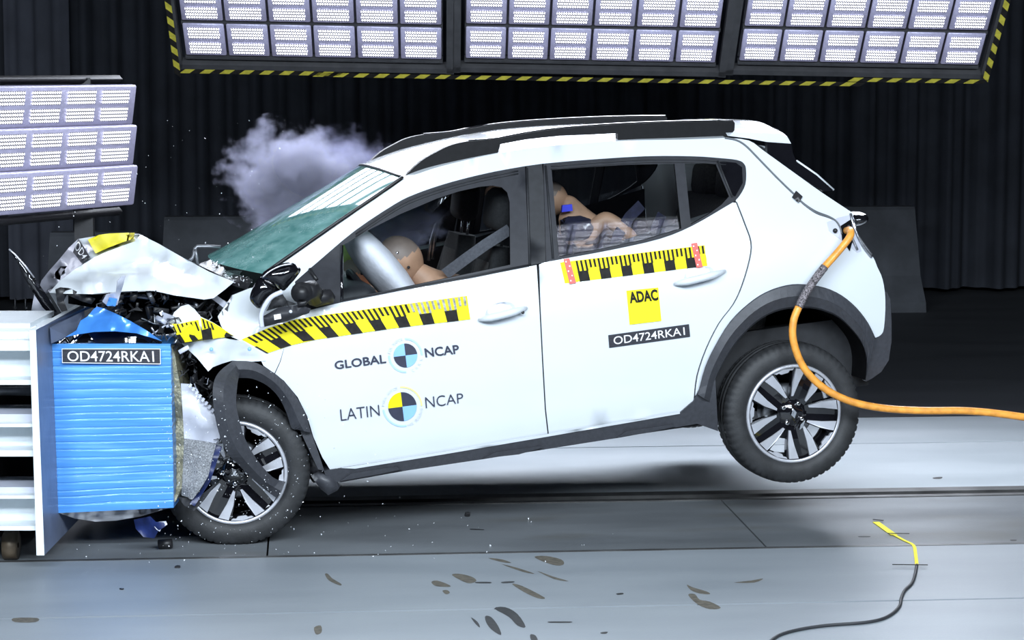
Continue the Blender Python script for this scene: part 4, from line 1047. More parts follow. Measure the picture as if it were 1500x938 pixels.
# white headlamp remains and bracket under the bonnet
flatsheet('headlamp_remains', [(150, 442, -.86), (156, 432, -.86), (170, 428, -.88), (172, 412, -.9), (178, 405, -.9), (184, 404, -.9), (180, 420, -.9), (176, 432, -.88), (172, 447, -.86), (158, 449, -.86)], -.87, M['bare_shade_white'], g=6, thick=.02, rough=.05, seed=2)
flatsheet('headlamp_remains', [(160, 436, -.9), (172, 438, -.9), (169, 449, -.9), (156, 448, -.9)], -.9, M['bluesheet'], g=6, thick=.02)
pillow('bent_slam_panel', [(81, 424), (88, 421), (100, 422), (125, 430), (140, 438), (134, 446), (118, 441), (98, 432), (94, 440), (99, 455), (90, 457), (84, 446)], -.66, .03, M['black'])
pillow('torn_blade', [(13, 365), (22, 373), (38, 391), (55, 413), (71, 436), (86, 461), (79, 468), (62, 450), (45, 424), (33, 403), (27, 388), (20, 376)], -.2, .02, M['gloss'], g=5)
MB().tube([cp(x, y, -.215) for x, y in ((13, 365), (22, 373), (38, 391), (50, 407))], .004, 6).build('blade_edge', M['silver'], car)
flatsheet('torn_corner', [(50, 432, .3), (60, 428, .2), (74, 440, .0), (84, 460, -.1), (70, 470, 0), (55, 458, .2), (45, 462, .3)], .2, M['bare_shade_white'], g=8, thick=.012, rough=.06, seed=6)
flatsheet('torn_corner', [(34, 472, .1), (48, 461, .1), (54, 464, .1), (42, 474, .1)], .1, M['alu'], g=6, thick=.012)
# bumper skin, grille mesh and torn plastic by the wheel
flatsheet('torn_bumper_skin', [(265, 562, -.90), (278, 563, -.92), (296, 583, -.93), (312, 602, -.94), (319, 622, -.95), (322, 642, -.95), (314, 652, -.94), (290, 648, -.92), (270, 645, -.90)], -.92, M['bare_shade_white'], g=9, thick=.006, rough=.03, seed=15)
mb = MB()
for i in range(8): mb.box(cp(278.5 + 4.7 * i, 565 + 5.2 * i, -.945), (.016, .012, .010), Matrix.Rotation(R(-48), 3, 'Y'))
mb.build('bumper_clip', M['bare_shade_white'], car)
flatsheet('grille_mesh', [(270, 643, -.98), (293, 646, -.99), (317, 650, -1.0), (311, 672, -1.01), (305, 698, -1.02), (294, 716, -1.02), (283, 731, -1.01), (266, 726, -.98), (268, 690, -.97)], -1.0, M['mesh'], g=8, thick=.008, rough=.04, seed=9)
flatsheet('torn_blue_strip', [(316, 652, -.99), (325, 655, -.98), (318, 676, -1.0), (308, 706, -1.0), (285, 742, -.99), (278, 738, -.99), (296, 716, -1.0), (306, 694, -1.0)], -1.0, M['navy'], g=8, thick=.01, rough=.03)
flatsheet('torn_plastic_skirt', [(260, 728, -.95), (283, 733, -.96), (300, 722, -.97), (317, 708, -.97), (300, 732, -.97), (284, 749, -.97), (270, 741, -.96)], -.96, M['frame'], g=8, thick=.008)
# wiper arm and scuttle
wp = MB(); wp.tube([cp(x, y, -.3) for x, y in ((276, 384), (283, 377), (286, 364), (289, 361), (305, 361), (323, 362))], .008, 6); wp.tube([cp(x, y, -.35) for x, y in ((286, 365), (288, 375), (290, 388))], .007, 6)
wp.build('wiper_arm', M['steel'], car)
flatsheet('scuttle', [(280, 392, -.2), (300, 384, -.1), (318, 378, .05), (332, 398, -.35), (370, 410, -.62), (362, 425, -.66), (340, 418, -.62), (318, 402, -.5), (300, 396, -.4)], -.4, M['black'], g=9, thick=.02, rough=.05, seed=13)
shards('scuttle_crumbs', [(295, 390), (318, 381), (332, 398), (372, 409), (362, 424), (330, 408)], 90, (-.64, -.50), (.003, .009), (3, 1), ('glassbit', 'black'))

# broken door mirror
mir_o = pillow('door_mirror', cr([(366, 434.6), (372, 418), (382, 406), (397, 413), (410.7, 425.7), (393, 437.6), (381, 452.5), (369, 444)], 3, True), -.96, .045, M['gloss'])
pillow('mirror_shell', cr([(382, 406), (390, 396), (408, 387.6), (425.7, 384.6), (436, 390), (440.6, 396), (433, 408), (424, 418), (416, 426), (407, 422), (396, 414)], 3, True), -1.0, .05, M['gloss'], mir_o)
mb = MB().tube([cp(x, y, -1.045) for x, y in cr([(384, 407), (396, 397), (412, 389.5), (428, 387)], 4)], .004, 6); mb.build('mirror_edge', M['alu'], mir_o)
mb = MB().tube([cp(x, y, -1.05) for x, y in cr([(413.7, 427.5), (398, 435), (388, 448), (382.5, 463), (384, 480)], 5)], .010, 8, flat=.5); mb.build('mirror_rim', M['bare_shade_white'], mir_o)
pillow('mirror_base', [(384, 480), (386, 463), (409, 450), (439, 446.6), (455.5, 452.5), (452.5, 459), (420, 471)], -1.0, .035, M['frame'], mir_o)
pillow('mirror_mechanism', [(390, 456), (398, 440), (412, 428), (420, 440), (436, 446), (410, 450)], -.985, .03, M['cabin'], mir_o)
mm = MB()
for (x, y, r, d_) in ((442, 429, .045, -1.0), (442, 429, .028, -1.03)): mm.tube([cp(x, y, d_), cp(x, y, d_ - .02)], r, 18)
mm.tube([cp(442, 430, -.98), cp(456, 425, -.94), cp(462, 436, -.90)], .042, 10); mm.tube([cp(436, 446, -1.02), cp(446, 444, -1.02), cp(452, 432, -.99)], .012, 8)
mm.build('mirror_motor', M['black'], mir_o)
pillow('mirror_arm', [(462, 423), (484, 424), (492, 434.6), (488, 444), (464, 450), (452, 448), (455, 430)], -.90, .04, M['black'], mir_o)
mb = MB(); mb.add([cp(x, y, -1.038) for x, y in ((401, 461.5), (411, 459.8), (412, 467), (402, 469))], [(0, 1, 2, 3)], 0); mb.tube([cp(425.7, 456.7, -1.03), cp(425.7, 456.7, -1.04)], .007, 10, 1); mb.build('mirror_sticker', [M['ink'], M['paleink']], mir_o)
mb = MB().tube([side(x, y, .01) for x, y in ((454, 394), (457, 400), (460, 404), (464, 410))], .008, 6); mb.build('torn_clip', M['black'], car)

# ------------------------------------------------------------------ deformable barrier on its steel frame
bar = empty('crash_barrier', on_z(60, 812), 'blue crushable block bolted to a white steel frame, taking the car nose', 'crash barrier')
bpy.context.view_layer.update()
FWD = V((CF.x, CF.y, 0)).normalized()
def bx(px0, px1, py0, py1, d, dep, mb=None, mi=0):        # a beam whose front face is traced at distance d, running back by dep
    c_ = [at(px0, py0, d), at(px1, py0, d), at(px1, py1, d), at(px0, py1, d)]
    mb = mb or MB(); return mb.prism(c_, FWD * dep, mi)
# mounting plate: white edge towards the camera, blue-grey face to the right
mp = MB()
a = [at(43, 484, 9.27), at(52.5, 484, 9.27), at(65, 814, 9.27), at(53.5, 814, 9.27)]
b = [p + FWD * 1.05 for p in a]
mp.add(a, [(0, 1, 2, 3)], 0); mp.add(a + b, [(1, 5, 6, 2)], 1); mp.add(a + b, [(0, 4, 5, 1), (3, 2, 6, 7), (0, 3, 7, 4), (4, 7, 6, 5)], 0)
mp.build('mounting_plate', [M['bwhite'], M['bgrey']], bar, world=True)
bm_ = MB()
for y0, y1, d0, mi in ((499, 514, 9.30, 0), (514, 558, 9.42, 0), (557, 564, 9.30, 0), (607, 621, 9.36, 1), (621, 626, 9.30, 0), (626, 660, 9.42, 0), (660, 669, 9.30, 0), (714, 726, 9.36, 1), (726, 731, 9.30, 0), (731, 771, 9.42, 0), (771, 777.5, 9.30, 0)):
    bx(-60, 54, y0, y1, d0, .16, bm_, mi)
bm_.build('frame_beam', [M['bwhite'], M['bare_shade_white']], bar, world=True)  # second colour paints the shade on the upper flanges
tb = MB(); bx(-60, 44, 474, 481, 9.5, .5, tb); bx(-60, 44, 486, 499, 9.36, .5, tb); bx(-60, 44, 499, 503, 9.34, .1, tb)
tb.prism([at(19, 496, 9.33), at(52, 477, 9.5), at(54, 480, 9.5), at(21, 499, 9.33)], FWD * .02)
tb.build('top_beam', M['bwhite'], bar, world=True)
bk = MB(); bx(-60, 50, 500, 780, 9.9, .35, bk); bk.build('frame_dark_backing', M['dark'], bar, world=True)  # dark box added behind the beams to hide the bright floor
for y in (573, 600, 705): MB().tube([at(-60, y, 9.7), at(52, y, 9.7)], .02, 8).build('frame_pipe', M['steel'], bar, world=True)
cw_ = MB(); c_ = at(16.5, 800, 9.5); ax_ = camvec(1, 0, 0)
rot = Matrix.Rotation(-PSI, 4, 'Z')
cw_.lathe([(-.028, .012), (-.028, .058), (.028, .058), (.028, .012)], 28); cw_.xf(Matrix.Translation(V((c_.x, c_.y, .058))) @ rot @ Matrix.Rotation(math.pi / 2, 4, 'Z'))
cas = cw_.build('caster_wheel', M['brown'], bar, world=True)
cf_ = MB()
for s_ in (-1, 1): cf_.rbox(V((c_.x, c_.y, .075)) + CR * .042 * s_, (.008, .05, .13), .002, seg=1); cf_.tube([V((c_.x, c_.y, .058)) + CR * .03 * s_, V((c_.x, c_.y, .058)) + CR * .062 * s_], .016, 10)
cf_.build('caster_fork', M['steel'], cas, world=True)
# corner bracket with bolts above the block
bkt = MB(); bkt.prism([at(75, 503.5, 9.50), at(73, 480, 9.50), at(122, 456, 9.9), at(125, 468, 9.9), at(112, 484, 9.75), at(99, 493, 9.62)], FWD * .01)
bkt.prism([at(52.5, 484, 9.27), at(57, 481, 9.27), at(142, 443, 10.2), at(137, 450, 10.2)], FWD * .01)
bo = bkt.build('corner_bracket', M['bgrey'], bar, world=True)
for x, y, d in ((84.5, 485.5, 9.55), (100.5, 479, 9.7), (115, 473, 9.82)):
    MB().tube([at(x, y, d - .012), at(x, y, d - .04)], .012, 6).build('bracket_bolt', M['silver'], bo, world=True)
wd_ = MB().prism([at(70, 482, 9.48), at(75.5, 482, 9.48), at(77, 503, 9.48), at(72, 503, 9.48)], FWD * .01); wd_.build('bracket_edge', M['bwhite'], bo, world=True)
# the block: wrinkled blue sheet round a honeycomb core
D0 = 9.58
TL, TR, BR, BL = at(76, 504, D0), at(250, 504, D0), at(254.5, 744, D0), at(84, 752, D0)
NX, NZ = 36, 280
rows = []; rg = random.Random(4)
lev = sorted([i / 22 + rg.uniform(-.009, .009) for i in range(1, 22)])
for k in range(NZ + 1):
    t = k / NZ; row = []
    for i in range(NX + 1):
        s_ = i / NX
        p = (TL.lerp(TR, s_)).lerp(BL.lerp(BR, s_), t)
        w_ = 0
        tt = t + .006 * noise.noise(V((s_ * 3, t * 4, 1)))
        for l_ in lev: w_ += math.exp(-((tt - l_) / .0022) ** 2)
        w_ = w_ * .007 * (.75 + .5 * noise.noise(V((s_ * 3, t * 30, 5)))) + .0022 * noise.noise(V((s_ * 1.6, t * 22, 9))) + .006 * noise.noise(V((s_ * 1.5, t * 4, 3)))
        p = p + FWD * w_
        if i in (0, NX): p = p + CR * .004 * noise.noise(V((7, t * 40, 1)))
        row.append(p)
    rows.append(row)
blk = MB().loft(rows)
rim = [r[0] for r in rows] + rows[-1][1:] + [r[-1] for r in rows[::-1]][1:] + rows[0][::-1][1:-1]
n = len(rim); blk.add(rim + [p + FWD * 1.0 for p in rim], [(i, (i + 1) % n, n + (i + 1) % n, n + i) for i in range(n)], 0)
blk.add([p + FWD * 1.0 for p in (TL, TR, BR, BL)], [(0, 1, 2, 3)])
block = blk.build('crush_block', M['blue'], bar, world=True)
# torn top flap and the dark gap beneath it
def wsheet(name, pts, m, par, g=9, thick=.006, rough=0, seed=0):
    def vf(x, y):
        sw = sv = 0
        for a_, b_, c__ in pts:
            d_ = (a_ - x) ** 2 + (b_ - y) ** 2 + 1e-6; w_ = 1 / d_ ** 1.5; sw += w_; sv += w_ * c__
        return at(x, y, sv / sw + rough * noise.noise(V((x * .04 + seed, y * .04, seed))))
    return sheet_mb([[p[:2] for p in pts]], vf, g, thick, tdir=FWD, back=True).build(name, m, par, world=True, recalc=False)
wsheet('top_flap', [(96, 494, 9.56), (112, 484, 9.57), (118, 470, 9.58), (128, 464, 9.59), (137, 453, 9.60), (142, 449.5, 9.60), (152, 452, 9.60), (168, 459, 9.59), (190, 470, 9.57), (214, 484, 9.55), (237, 500, 9.55), (222, 495, 9.54), (200, 488.5, 9.53), (168, 485.5, 9.52), (138, 486.5, 9.52), (115, 490, 9.54)], M['bluesheet'], bar, rough=.03, seed=3)
wsheet('gap_sheet', [(78, 504, 9.585), (96, 495, 9.60), (115, 490, 9.61), (138, 486, 9.62), (168, 485, 9.62), (200, 488, 9.62), (222, 494.5, 9.61), (238, 501, 9.60), (235, 505, 9.585), (160, 505.5, 9.585)], M['gloss'], bar, rough=.01, seed=5)
wsheet('gap_sheet', [(84, 751, 9.60), (254, 743, 9.60), (236, 748, 9.62), (205, 757, 9.64), (170, 763, 9.64), (140, 764.5, 9.64), (110, 760, 9.62)], M['alu'], bar, rough=.02, seed=6)
wsheet('side_core', [(250.5, 508, 9.60), (256, 520, 9.62), (260, 545, 9.64), (267, 578, 9.66), (271, 612, 9.68), (272, 645, 9.68), (270, 690, 9.68), (266, 715, 9.67), (257, 735, 9.62), (254.5, 736, 9.60)], M['core'], bar, rough=.02, seed=7, thick=.25)
wsheet('torn_sheet', [(196, 762, 9.6), (220, 757, 9.58), (228, 765, 9.56), (240, 766, 9.56), (243, 771, 9.56), (232, 778, 9.56), (226, 789, 9.57), (210, 787, 9.6), (199, 775, 9.6)], M['navy'], bar, rough=.05, seed=8)
wsheet('torn_sheet', [(224, 769, 9.55), (232, 765, 9.54), (243, 764, 9.54), (245, 769, 9.54), (238, 772, 9.54), (234, 779, 9.55), (229, 776, 9.55)], M['bare_shade_white'], bar, rough=.03, seed=9, g=5)
lab = MB(); fl_ = lambda o: (lambda x, y: at(x, y, D0 - .016 - o))
q = [(90.5, 511), (235, 511), (235.5, 534), (91, 532)]
quad_on(lab, q, fl_(0), 1); q1 = [quadmap(q, .006, .96), quadmap(q, .994, .96), quadmap(q, .994, .05), quadmap(q, .006, .05)]
quad_on(lab, q1, fl_(.001), 0)
text_on(lab, 'OD4724RKA1', [(98.5, 514.5), (225, 514.5), (226, 530.5), (99, 529.5)], fl_(.002), 1, .004)
lab.build('number_label', [M['plate'], M['ink']], bar, world=True)
sm_ = MB(); sm_.tube([V((at(232, 790, 9.7).x, at(232, 790, 9.7).y, .02)), V((at(252, 790, 9.7).x, at(252, 790, 9.7).y, .025))], .02, 8); 
o = sm_.build('debris_lump', M['black']); tag(o, 'black lump of debris on the floor under the crushed blue block', 'debris'); world_origin(o)

# ------------------------------------------------------------------ crash test dummies
def skin(name, joints, edges, m, parent, sub=2):
    me = bpy.data.meshes.new(name); me.from_pydata([tuple(j[0]) for j in joints], edges, []); me.materials.append(m)
    o = bpy.data.objects.new(name, me); COL.objects.link(o); o.parent = parent
    md = o.modifiers.new('skin', 'SKIN'); md.use_smooth_shade = True
    sv = me.skin_vertices[0].data
    for i, j in enumerate(joints):
        r = j[1]; sv[i].radius = r if isinstance(r, tuple) else (r, r)
    sv[0].use_root = True
    sb = o.modifiers.new('sub', 'SUBSURF'); sb.levels = sub; sb.render_levels = sub
    return o
def car_empty(name, cpos, label, cat, group=None):
    e = empty(name, Matrix.Translation(CO + MR @ V(cpos)) @ MR.to_4x4(), label, cat, group); return e
def head_parts(root, c_, tiltdeg, capmat, facemat, sc=1.0, dots=()):
    """dummy head facing -x: rounded skull, brow, nose, chin, screw holes"""
    Rh = Matrix.Rotation(R(tiltdeg), 3, 'Y')
    def fn(q):
        q = q.copy()
        if q.x < 0: q.x *= 1.05
        if q.z < -.2: q.x *= 1 - .12 * (-q.z - .2); q.y *= 1 - .28 * (-q.z - .2)
        b = math.exp(-((q.z + .05) / .16) ** 2 - (q.y / .14) ** 2)
        if q.x < -.3: q.x -= .16 * b; q.x += .05 * math.exp(-((q.z + .42) / .05) ** 2) * math.exp(-(q.y / .35) ** 2)
        if q.x < -.3: q.x += .09 * math.exp(-((q.z - .12) / .12) ** 2) * (math.exp(-((abs(q.y) - .34) / .14) ** 2))
        return q
    mb = MB().ell((0, 0, 0), (.092 * sc, .078 * sc, .112 * sc), None, 0, 40, 30, fn)
    for i, f in enumerate(mb.f):
        cz = sum(mb.v[k].z for k in f) / 4; cx = sum(mb.v[k].x for k in f) / 4
        mb.m[i] = 1 if cz + .35 * cx > .012 * sc else 0
    mb.xf(Matrix.Translation(V(c_)) @ Rh.to_4x4())
    h = mb.build('head', [facemat, capmat], root)
    for (x, y, z, mm) in dots:
        p = Rh @ V((x * sc, y * sc, z * sc)) + V(c_); q = Rh @ V((x * sc * 1.06, y * sc * 1.1, z * sc)) + V(c_)
        MB().tube([p, q], .0065 * sc, 10).build('head_screw', mm, h)
    return h
def hand_mb(mb, c_, Rm, sc=1.0, side_=1, mi=0):
    mb.rbox(V(c_) + Rm @ V((-.045 * sc, 0, 0)), (.09 * sc, .026 * sc, .075 * sc), .012 * sc, Rm, mi)
    for k, L in enumerate((.068, .078, .072, .058)):
        z = (.028 - .019 * k) * sc; p0 = V(c_) + Rm @ V((-.085 * sc, 0, z)); p1 = p0 + Rm @ V((-L * .5 * sc, .006 * side_ * sc, 0)); p2 = p1 + Rm @ V((-L * .38 * sc, .026 * side_ * sc, 0))
        mb.tube([p0, p1, p2], [.0092 * sc, .0085 * sc, .007 * sc], 8, mi)
    p0 = V(c_) + Rm @ V((-.03 * sc, 0, .034 * sc)); p1 = p0 + Rm @ V((-.03 * sc, .012 * side_ * sc, .028 * sc)); p2 = p1 + Rm @ V((-.03 * sc, .012 * side_ * sc, .008 * sc))
    mb.tube([p0, p1, p2], [.011 * sc, .0095 * sc, .0075 * sc], 8, mi)
def adult(pos, label, headc, tiltdeg, cap, face, y, dots, paint=None):
    root = car_empty('crash_test_dummy', pos, label, 'crash test dummy', None)
    P = V(pos); J = lambda x, yy, z: V((x, y + yy, z)) - P
    hc = V(headc)
    sp = hc + V((.10, 0, -.11)); ch = V((-1.30, y, .80)); hip = V((-1.02, y, .58))
    joints = [(hip - P, (.15, .13)), (hip.lerp(ch, .5) - P, (.14, .12)), (ch - P, (.16, .13)), (ch.lerp(sp, .6) - P, (.13, .10)), (sp - P, (.058, .058)), (hc + V((.03, 0, -.03)) - P, (.05, .05))]
    edges = [(0, 1), (1, 2), (2, 3), (3, 4), (4, 5)]
    def limb(base, pts):
        b = base
        for p, r in pts: joints.append((p - P if not isinstance(p, tuple) else V(p) - P, r)); edges.append((b, len(joints) - 1)); b = len(joints) - 1
    for s_ in (-1, 1):
        limb(0, [(V((-1.12, y + s_ * .10, .56)), .085), (V((-1.52, y + s_ * .13, .62)), .062), (V((-1.78, y + s_ * .12, .40)), .048), (V((-1.88, y + s_ * .12, .34)), .036)])
        limb(3, [(V((-1.34, y + s_ * .19, .93)), .062), (V((-1.44, y + s_ * .23, .74)), .046), (V((-1.62, y + s_ * .17, .86)), .034)])
    b = skin('body', joints, edges, M['tan'], root)
    hm = MB()
    for s_ in (-1, 1): hand_mb(hm, V((-1.63, y + s_ * .165, .865)) - P, Matrix.Rotation(R(20), 3, 'Y'), 1, s_)
    hm.build('hand', M['tan'], root)
    head_parts(root, hc - P, tiltdeg, cap, face, 1.0, dots)
    return root
hd = cp(588, 379, -.37)
adult((-1.02, -.37, .45), 'tan crash test dummy behind the wheel, head pressed into the white airbag', hd, -38, M['cap'], M['tan'], -.37,
      ((-.01, -.078, -.035, M['black']), (-.055, -.062, -.005, M['black']), (.0, -.068, .045, M['chrome'])))
hp = cp(517, 402, .34)
pr = adult((-1.02, .37, .45), 'crash test dummy in the front passenger seat, orange chin, seen past the airbag', hp, -20, M['cap'], M['orange_paint'], .36,
      ((-.03, -.07, -.01, M['black']), (.03, -.074, -.005, M['black'])))
P_ = V((-1.02, .37, .45))
MB().ell(hp - P_ + V((-.03, -.02, .105)), (.07, .05, .05), None, 0, 16, 10, lambda q: q * (1 + .2 * noise.noise(q * 3))).build('paint_smear', M['green'], pr)
# child dummy thrown forward on the back seat
kid = car_empty('child_dummy', (-.45, -.36, .66), 'small crash test dummy in dark clothes bent forward in the back, knees up', 'crash test dummy')
K = V((-.45, -.36, .66))
k3 = lambda px, py, v: cp(px, py, v) - K
joints = [(k3(868, 352, -.34), (.10, .09)), (k3(852, 335, -.34), (.105, .09)), (k3(840, 312, -.34), (.085, .075)), (k3(832, 300, -.34), (.05, .05)), (k3(820, 292, -.33), (.04, .04))]
edges = [(0, 1), (1, 2), (2, 3), (3, 4)]
def limb(b, pts):
    for p, r in pts: joints.append((p, r)); edges.append((b, len(joints) - 1)); b = len(joints) - 1
limb(0, [(k3(862, 344, -.44), .042), (k3(886, 318, -.45), .040), (k3(908, 333, -.46), .036), (k3(932, 352, -.47), .026)])
limb(0, [(k3(862, 350, -.27), .052), (k3(884, 330, -.24), .040), (k3(906, 345, -.24), .034), (k3(926, 360, -.24), .026)])
limb(2, [(k3(833, 320, -.40), .036), (k3(826, 340, -.42), .028), (k3(840, 358, -.42), .022)])
limb(2, [(k3(833, 318, -.24), .040), (k3(826, 340, -.22), .032), (k3(840, 356, -.24), .024)])
skin('body', joints, edges, M['tan'], kid)
head_parts(kid, k3(806, 290, -.33), -50, M['cap'], M['tan'], .82)
hm = MB()
for v, s_ in ((-.44, -1), (-.24, 1)): hand_mb(hm, k3(842, 358, v), Matrix.Rotation(R(150), 3, 'Y'), .7, s_)
hm.build('hand', M['tan'], kid)
shm = pillow_mb([(820, 322), (832, 315), (850, 314), (866, 320), (874, 330), (872, 345), (860, 356), (822, 356), (819, 340)], -.40, .125, 6)
text_on(shm, 'Joie', [(853.5, 332), (862.5, 325.5), (865, 331), (857, 337)], lambda x, y: cp(x, y, -.532), 1, .02)
for i in range(len(shm.v)): shm.v[i] = shm.v[i] - K
shm.build('suit', [M['shirt'], M['ink']], kid, recalc=False)
mk_ = MB(); mk_.add([k3(x, y, -.455) for x, y in ((824, 301), (838, 299.5), (839, 309), (823, 311))], [(0, 1, 2, 3)]); mk_.prism([k3(x, y, -.452) for x, y in ((824, 301), (838, 299.5), (839, 309), (823, 311))], (0, .02, 0)); mk_.build('paint_mark', M['marker'], kid)

# ------------------------------------------------------------------ loose cables
def cable(name, pts, r, m, label, cat, world=True):
    mb = MB().tube(pts, r, 12); o = mb.build(name, m); tag(o, label, cat); return world_origin(o)
cpw = lambda x, y, v: CO + MR @ cp(x, y, v)
main = cr([(1236, 345, -.70), (1239, 339, -.78), (1245, 337.5, -.86), (1246, 344, -.90), (1240, 354, -.91), (1226, 371, -.915), (1208, 391, -.92)], 4)
sl = cr([(1208, 391, -.92), (1192, 412, -.93), (1179, 432, -.94), (1170, 450, -.945)], 5)
rest = cr([(1170, 450, -.945), (1163, 468, -.95), (1161, 490, -.955), (1166, 514, -.96), (1177, 538, -.965), (1196, 560, -.97), (1222, 578, -.98), (1255, 591, -.99), (1300, 599, -1.0), (1355, 602, -1.01), (1410, 602, -1.02), (1460, 606, -1.03), (1520, 614.5, -1.04), (1600, 628, -1.05), (1720, 668, -1.05), (1850, 740, -1.0)], 5)
o = empty('umbilical_cable', cpw(1208, 391, -.92), 'thick orange cable hanging in a loop from the rear lamp opening past the wheel', 'cable')
bpy.context.view_layer.update()
oo = MB().tube([cpw(*p) for p in main], .0165, 14); oo.build('cable_end', M['orange'], o, world=True)
oo = MB().tube([cpw(*p) for p in rest], .0165, 14); oo.build('cable_run', M['orange'], o, world=True)
oo = MB().tube([cpw(*p) for p in sl], .0185, 14); oo.build('braided_sleeve', M['sleeve'], o, world=True)
oo = MB().tube([cpw(1238, 348, -.74), cpw(1237, 352, -.80)], .013, 10); oo.build('cable_plug', M['steel'], o, world=True)
thin = empty('sensor_cable', CO + MR @ side(1168, 289, .01), 'thin grey cable taped along the rear roof pillar with a black square of tape', 'cable')
bpy.context.view_layer.update()
mb = MB()
mb.tube([CO + MR @ side(x, y, .006) for x, y in cr([(1062, 202), (1078, 205), (1092, 213), (1110, 231), (1140, 262), (1166, 287)], 4)], .0042, 6)
for dy in (0, 2.0): mb.tube([CO + MR @ side(x, y, .006) for x, y in cr([(1168, 290), (1180, 300 + dy * .5), (1196, 310 + dy), (1214, 317 + dy * .6), (1225, 324), (1231, 334), (1233, 343)], 4)], .0035, 6)
mb.build('cable_run', M['cable'], thin, world=True)
mb = sheet_mb([[(1166.5, 279.5), (1176, 288), (1170, 297.5), (1160.5, 289)]], lambda x, y: CO + MR @ side(x, y, .011), 6, .008, tdir=V((0, 1, 0)), back=True)
mb.build('tape_patch', M['black'], thin, world=True)
fc = empty('floor_cable', on_z(1335, 858), 'dark thin cable on the floor ending in yellow tape, front right', 'cable')
bpy.context.view_layer.update()
zp = lambda pts, z: [on_z(x, y, 0) + V((0, 0, z)) for x, y in pts]
MB().tube(zp(cr([(1343, 830), (1340, 846), (1335, 858), (1325, 868), (1320, 880), (1318, 890), (1308, 901), (1290, 910), (1262, 915), (1210, 919), (1170, 925), (1140, 934), (1120, 950)], 4), .006), .0062, 8).build('cable_run', M['dcable'], fc, world=True)
def floorstrip(pts, w, name, m, par, z=.002):
    pp = zp(pts, z); mb = MB(); ribbon(mb, pp, w, (0, 0, 1)); return mb.build(name, m, par, world=True)
floorstrip([(1283, 766), (1297, 776), (1310, 785)], .03, 'yellow_tape', M['yellow'], fc); floorstrip(cr([(1310, 785), (1325, 793), (1338, 800), (1341, 812), (1343, 829)], 3), .014, 'yellow_tape', M['yellow'], fc)
floorstrip([(1307, 832), (1359, 832.5)], .010, 'black_tape', M['tblack'], fc, .012); floorstrip([(1300, 784.5), (1332, 785)], .007, 'black_tape', M['tblack'], fc, .008); floorstrip([(1279, 763.5), (1294, 765)], .012, 'black_tape', M['tblack'], fc, .006)

# ------------------------------------------------------------------ floor wear, scraps
fl0 = [o for o in bpy.data.objects if o.name.split('.')[0] == 'floor']
def blotch(px, m, name='floor_stain', z=.0006):
    pts = zp(cr(px, 3, True), z); mb = MB(); mb.add(pts, [list(range(len(pts)))]); par = None
    c_ = sum(pts, V()) / len(pts)
    for o in fl0:
        xs = [v.co.x for v in o.data.vertices]; ys = [v.co.y for v in o.data.vertices]
        if o.data.vertices and o.name != 'floor' and min(ys) <= c_.y <= max(ys) and min(xs) <= c_.x <= max(xs): par = o
    o = mb.build(name, m, par or fl0[1]); return o
for px in ([(476, 842), (480, 841), (487, 848), (500, 856), (497, 858), (482, 851)], [(783, 816), (800, 815), (822, 820), (826, 827), (815, 829), (795, 823)], [(715, 818), (735, 820), (749, 825), (735, 824)], [(735, 827), (760, 833), (783, 841), (765, 838)], [(787, 837), (810, 845), (833, 852), (812, 849)],
           [(632, 853), (640, 851), (655, 856), (660, 860), (645, 860), (636, 858)], [(662, 843), (672, 841), (690, 845), (698, 851), (690, 855), (680, 853)], [(750, 856), (765, 859), (798, 876), (788, 877), (768, 868)], [(648, 866), (655, 865), (659, 869), (653, 871)],
           [(1006, 857), (1015, 861), (1035, 867), (1040, 871), (1025, 870), (1012, 865)], [(1008, 872), (1018, 871), (1025, 879), (1040, 882), (1056, 891), (1040, 893), (1022, 886)], [(1075, 854), (1100, 851), (1118, 848), (1105, 854)], [(460, 920), (470, 917), (471, 927), (463, 930)], [(20, 906), (55, 906), (52, 912), (22, 912)]): blotch(px, M['stain'])
for px in ([(711, 903), (720, 905), (730, 918), (734, 931), (720, 923), (712, 912)], [(724, 892), (740, 890), (758, 900), (770, 919), (758, 917), (745, 904)], [(690, 905), (700, 912), (703, 920), (696, 914)], [(777, 930), (785, 932), (788, 942), (778, 938)], [(698, 853), (718, 853), (718, 855), (698, 855)], [(735, 853), (752, 852), (752, 854), (737, 855)], [(903, 870), (912, 869), (913, 871), (905, 872)], [(681, 753), (688, 752), (688, 757), (681, 757)], [(805, 911), (836, 911), (834, 913), (806, 913)], [(880, 927), (890, 926), (888, 929), (881, 929)],
           [(690, 775), (708, 776), (707, 777), (690, 776.5)], [(1258, 786), (1274, 786), (1273, 787.5), (1259, 787.5)], [(1367, 700), (1380, 699), (1378, 702), (1368, 702)], [(1392, 724), (1404, 723), (1402, 726), (1393, 726)], [(1480, 791), (1489, 791), (1488, 793), (1481, 793)]): blotch(px, M['stain2'])
for i, (x, y, s_, lb) in enumerate(((260, 832, .022, 'small black scrap on the grey floor below the tyre, by the front plate edge'), (178, 864, .014, 'small black scrap on the grey floor at the lower left'), (685, 753, .02, 'small black scrap on the dark plate under the front door'))):
    p = on_z(x, y); mb = MB()
    mb.prism([V((-.5, -.4, 0)) * s_, V((.4, -.5, 0)) * s_, V((.5, .3, 0)) * s_, V((-.1, .6, 0)) * s_], (0, 0, s_ * .35)); mb.xf(Matrix.Translation(p) @ Matrix.Rotation(i * 1.1, 4, 'Z'))
    o = mb.build('plastic_scrap', M['black']); tag(o, lb, 'debris', None); world_origin(o)

